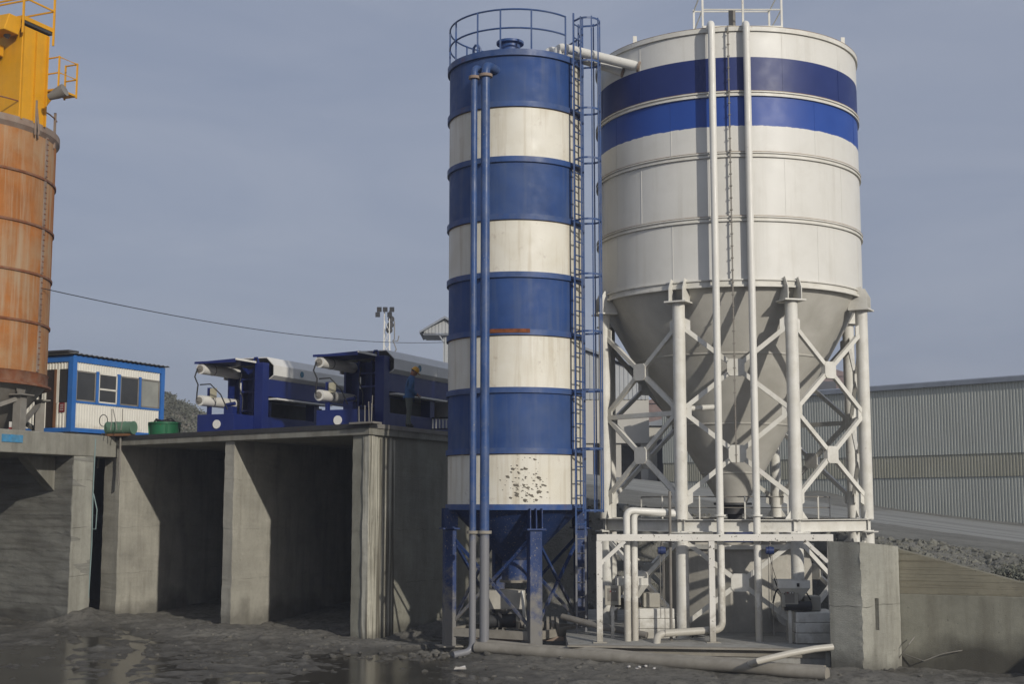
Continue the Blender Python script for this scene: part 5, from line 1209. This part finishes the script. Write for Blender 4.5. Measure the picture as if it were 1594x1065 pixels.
# ================================================================== worker
def worker(base, yaw):
    J = {'pel': (0, 0, .93), 'wai': (.015, 0, 1.08), 'chest': (.045, 0, 1.30), 'neck': (.09, 0, 1.475), 'nk2': (.125, 0, 1.54)}
    for s_, n_ in ((1, 'l'), (-1, 'r')):
        J.update({'hip' + n_: (0, .095 * s_, .88), 'kn' + n_: (.03 if s_ > 0 else .0, .10 * s_, .49), 'an' + n_: (-.03, .10 * s_, .09), 'heel' + n_: (-.05, .1 * s_, .05), 'toe' + n_: (.14, .115 * s_, .045),
                  'sh' + n_: (.05, .19 * s_, 1.40), 'el' + n_: (.01, .25 * s_, 1.12), 'wr' + n_: (.19, .17 * s_, .97), 'pa' + n_: (.24, .14 * s_, .95)})
    E = [('pel', 'wai'), ('wai', 'chest'), ('chest', 'neck'), ('neck', 'nk2')]
    for n_ in 'lr': E += [('pel', 'hip' + n_), ('hip' + n_, 'kn' + n_), ('kn' + n_, 'an' + n_), ('an' + n_, 'heel' + n_), ('an' + n_, 'toe' + n_), ('chest', 'sh' + n_), ('sh' + n_, 'el' + n_), ('el' + n_, 'wr' + n_), ('wr' + n_, 'pa' + n_)]
    rad = {'pel': (.15, .16), 'wai': (.14, .155), 'chest': (.15, .175), 'neck': (.075, .08), 'nk2': (.062, .062)}
    for n_ in 'lr': rad.update({'hip' + n_: (.115, .105), 'kn' + n_: (.078, .078), 'an' + n_: (.058, .058), 'heel' + n_: (.05, .05), 'toe' + n_: (.042, .042), 'sh' + n_: (.082, .082), 'el' + n_: (.06, .06), 'wr' + n_: (.043, .043), 'pa' + n_: (.036, .045)})
    names = list(J); ed = [(names.index(a), names.index(b2)) for a, b2 in E]; vv = [V(J[n]) for n in names]; rr = [rad[n] for n in names]
    for s_, n_ in ((1, 'l'), (-1, 'r')):          # five fingers, each its own chain
        pi = names.index('pa' + n_); pc = vv[pi]
        for k, ln_ in enumerate((.06, .075, .08, .075)):
            q0 = pc + V((.03, (.03 - .02 * k) * s_, -.012)); q1 = q0 + V((ln_ * .6, -.01 * s_, -.02)); q2 = q1 + V((ln_ * .3, -.012 * s_, -.03))
            i0 = len(vv); vv += [q0, q1, q2]; rr += [(.011, .011), (.010, .010), (.008, .008)]; ed += [(pi, i0), (i0, i0 + 1), (i0 + 1, i0 + 2)]
        q0 = pc + V((.0, .04 * s_ * -1, .015)); q1 = q0 + V((.035, -.012 * s_, .005)); i0 = len(vv); vv += [q0, q1]; rr += [(.012, .012), (.010, .010)]; ed += [(pi, i0), (i0, i0 + 1)]
    me = bpy.data.meshes.new('body'); me.from_pydata([tuple(v) for v in vv], ed, []); o = bpy.data.objects.new('body_tmp', me); COL.objects.link(o)
    sk = o.modifiers.new('skin', 'SKIN'); sk.use_smooth_shade = True
    for i, r_ in enumerate(rr): me.skin_vertices[0].data[i].radius = r_; me.skin_vertices[0].data[i].use_root = (i == 0)
    sb = o.modifiers.new('sub', 'SUBSURF'); sb.levels = 2; sb.render_levels = 2
    dg = bpy.context.evaluated_depsgraph_get(); m2 = bpy.data.meshes.new_from_object(o.evaluated_get(dg)); bpy.data.objects.remove(o)
    for mm in (m_jacket, m_trouser, m_boot, m_skin): m2.materials.append(mm)
    for pl in m2.polygons:
        c = pl.center; pl.use_smooth = True
        pl.material_index = 2 if c.z < .11 else (3 if (c.x > .205 and c.z < 1.02 and abs(c.y) < .26) or c.z > 1.5 else (1 if c.z < .9 and c.x < .16 else 0))
    root = thing('person', 'worker in blue jacket, grey trousers and yellow hard hat looking down at the deck edge', 'person', base); root.rotation_euler = (0, 0, yaw)
    def ch(name, me_): q = bpy.data.objects.new(name, me_); COL.objects.link(q); q.parent = root; return q
    ch('body', m2)
    T = Matrix.Translation((.155, 0, 1.62)) @ Matrix.Rotation(R(34), 4, 'Y')       # head bowed forward
    b = MB(T); prof = [(.0, -.125), (.05, -.118), (.068, -.085), (.078, -.04), (.083, .01), (.082, .06), (.062, .105), (.0, .125)]
    b.lathe(prof, (0, 0, 0), 20); hd = b.mesh('head', [m_skin], True, 80)
    for v_ in hd.vertices:
        p = T.inverted() @ v_.co; p.x *= 1.14; v_.co = T @ p
    h_ = ch('head', hd)
    b = MB(T); b.add([(.085, -.016, -.035), (.085, .016, -.035), (.118, 0, -.04), (.088, 0, .02)], [(0, 1, 2), (0, 2, 3), (1, 3, 2), (0, 3, 1)])
    for s_ in (-1, 1): b.obox((-.005, s_ * .084, -.01), V((.022, 0, 0)), V((0, .008, 0)), V((0, 0, .032)))
    b.build('nose_and_ears', m_skin, None).parent = root
    b = MB(T)
    for s_ in (-1, 1): b.disc((.086, s_ * .032, .004), .011, (1, s_ * .3, 0), 10, .008)
    b.box(.083, .093, -.026, .026, -.072, -.064); e_ = b.build('eyes_and_mouth', m_boot); e_.parent = root
    b = MB(T); b.lathe([(.088, -.01), (.092, .03), (.08, .06), (.0, .08)], (-.012, 0, 0), 20, R(70), R(290)); hr = b.build('hair', m_boot, None, True); hr.parent = root
    hatm = surf('yellow_hard_hat', lin(214, 158, 40), .4, var=.08)
    b = MB(T); b.lathe([(.112, .03), (.114, .05), (.108, .10), (.082, .145), (.04, .165), (.0, .17)], (-.005, 0, 0), 24); hat = b.build('hard_hat', hatm, None, True); hat.parent = root
    b = MB(T); b.prism([(.09, -.085, .028), (.175, -.05, .018), (.19, 0, .016), (.175, .05, .018), (.09, .085, .028)], (0, 0, .008)); b.lathe([(.108, .026), (.13, .026), (.13, .034), (.11, .036)], (-.005, 0, 0), 24); br = b.build('hat_brim', hatm, None); br.parent = root
    b = MB(); b.lathe([(.195, .86), (.2, .9), (.19, .94)], (0, 0, 0), 20)
    hem = b.mesh('jacket_hem', [m_jacket], True)
    for v_ in hem.vertices: v_.co.x *= .86
    ch('jacket_hem', hem)
    b = MB(Matrix.Translation((.095, 0, 1.475)) @ Matrix.Rotation(R(25), 4, 'Y')); b.lathe([(.09, -.03), (.08, .03), (.07, .035)], (0, 0, 0), 16); cl = b.build('collar', m_jacket, None, True); cl.parent = root
    return root
worker((xat(636, 38.6, 660), 38.6, DECK), R(12))

# ================================================================== dusty air over the site
b = MB(); b.box(-420, 420, -40, 460, -2.0, 46.0)
t = bpy.data.materials.new('dusty_air'); t.use_nodes = True; t.node_tree.nodes.clear()
vo = t.node_tree.nodes.new('ShaderNodeOutputMaterial'); vp = t.node_tree.nodes.new('ShaderNodeVolumePrincipled')
vp.inputs['Color'].default_value = (.86, .90, 1.0, 1); vp.inputs['Density'].default_value = .0011; vp.inputs['Anisotropy'].default_value = .2
t.node_tree.links.new(vp.outputs['Volume'], vo.inputs['Volume'])
hz = stuff(b.build('haze', t)); tag(hz, 'thin dusty haze in the air over the whole site', 'haze')
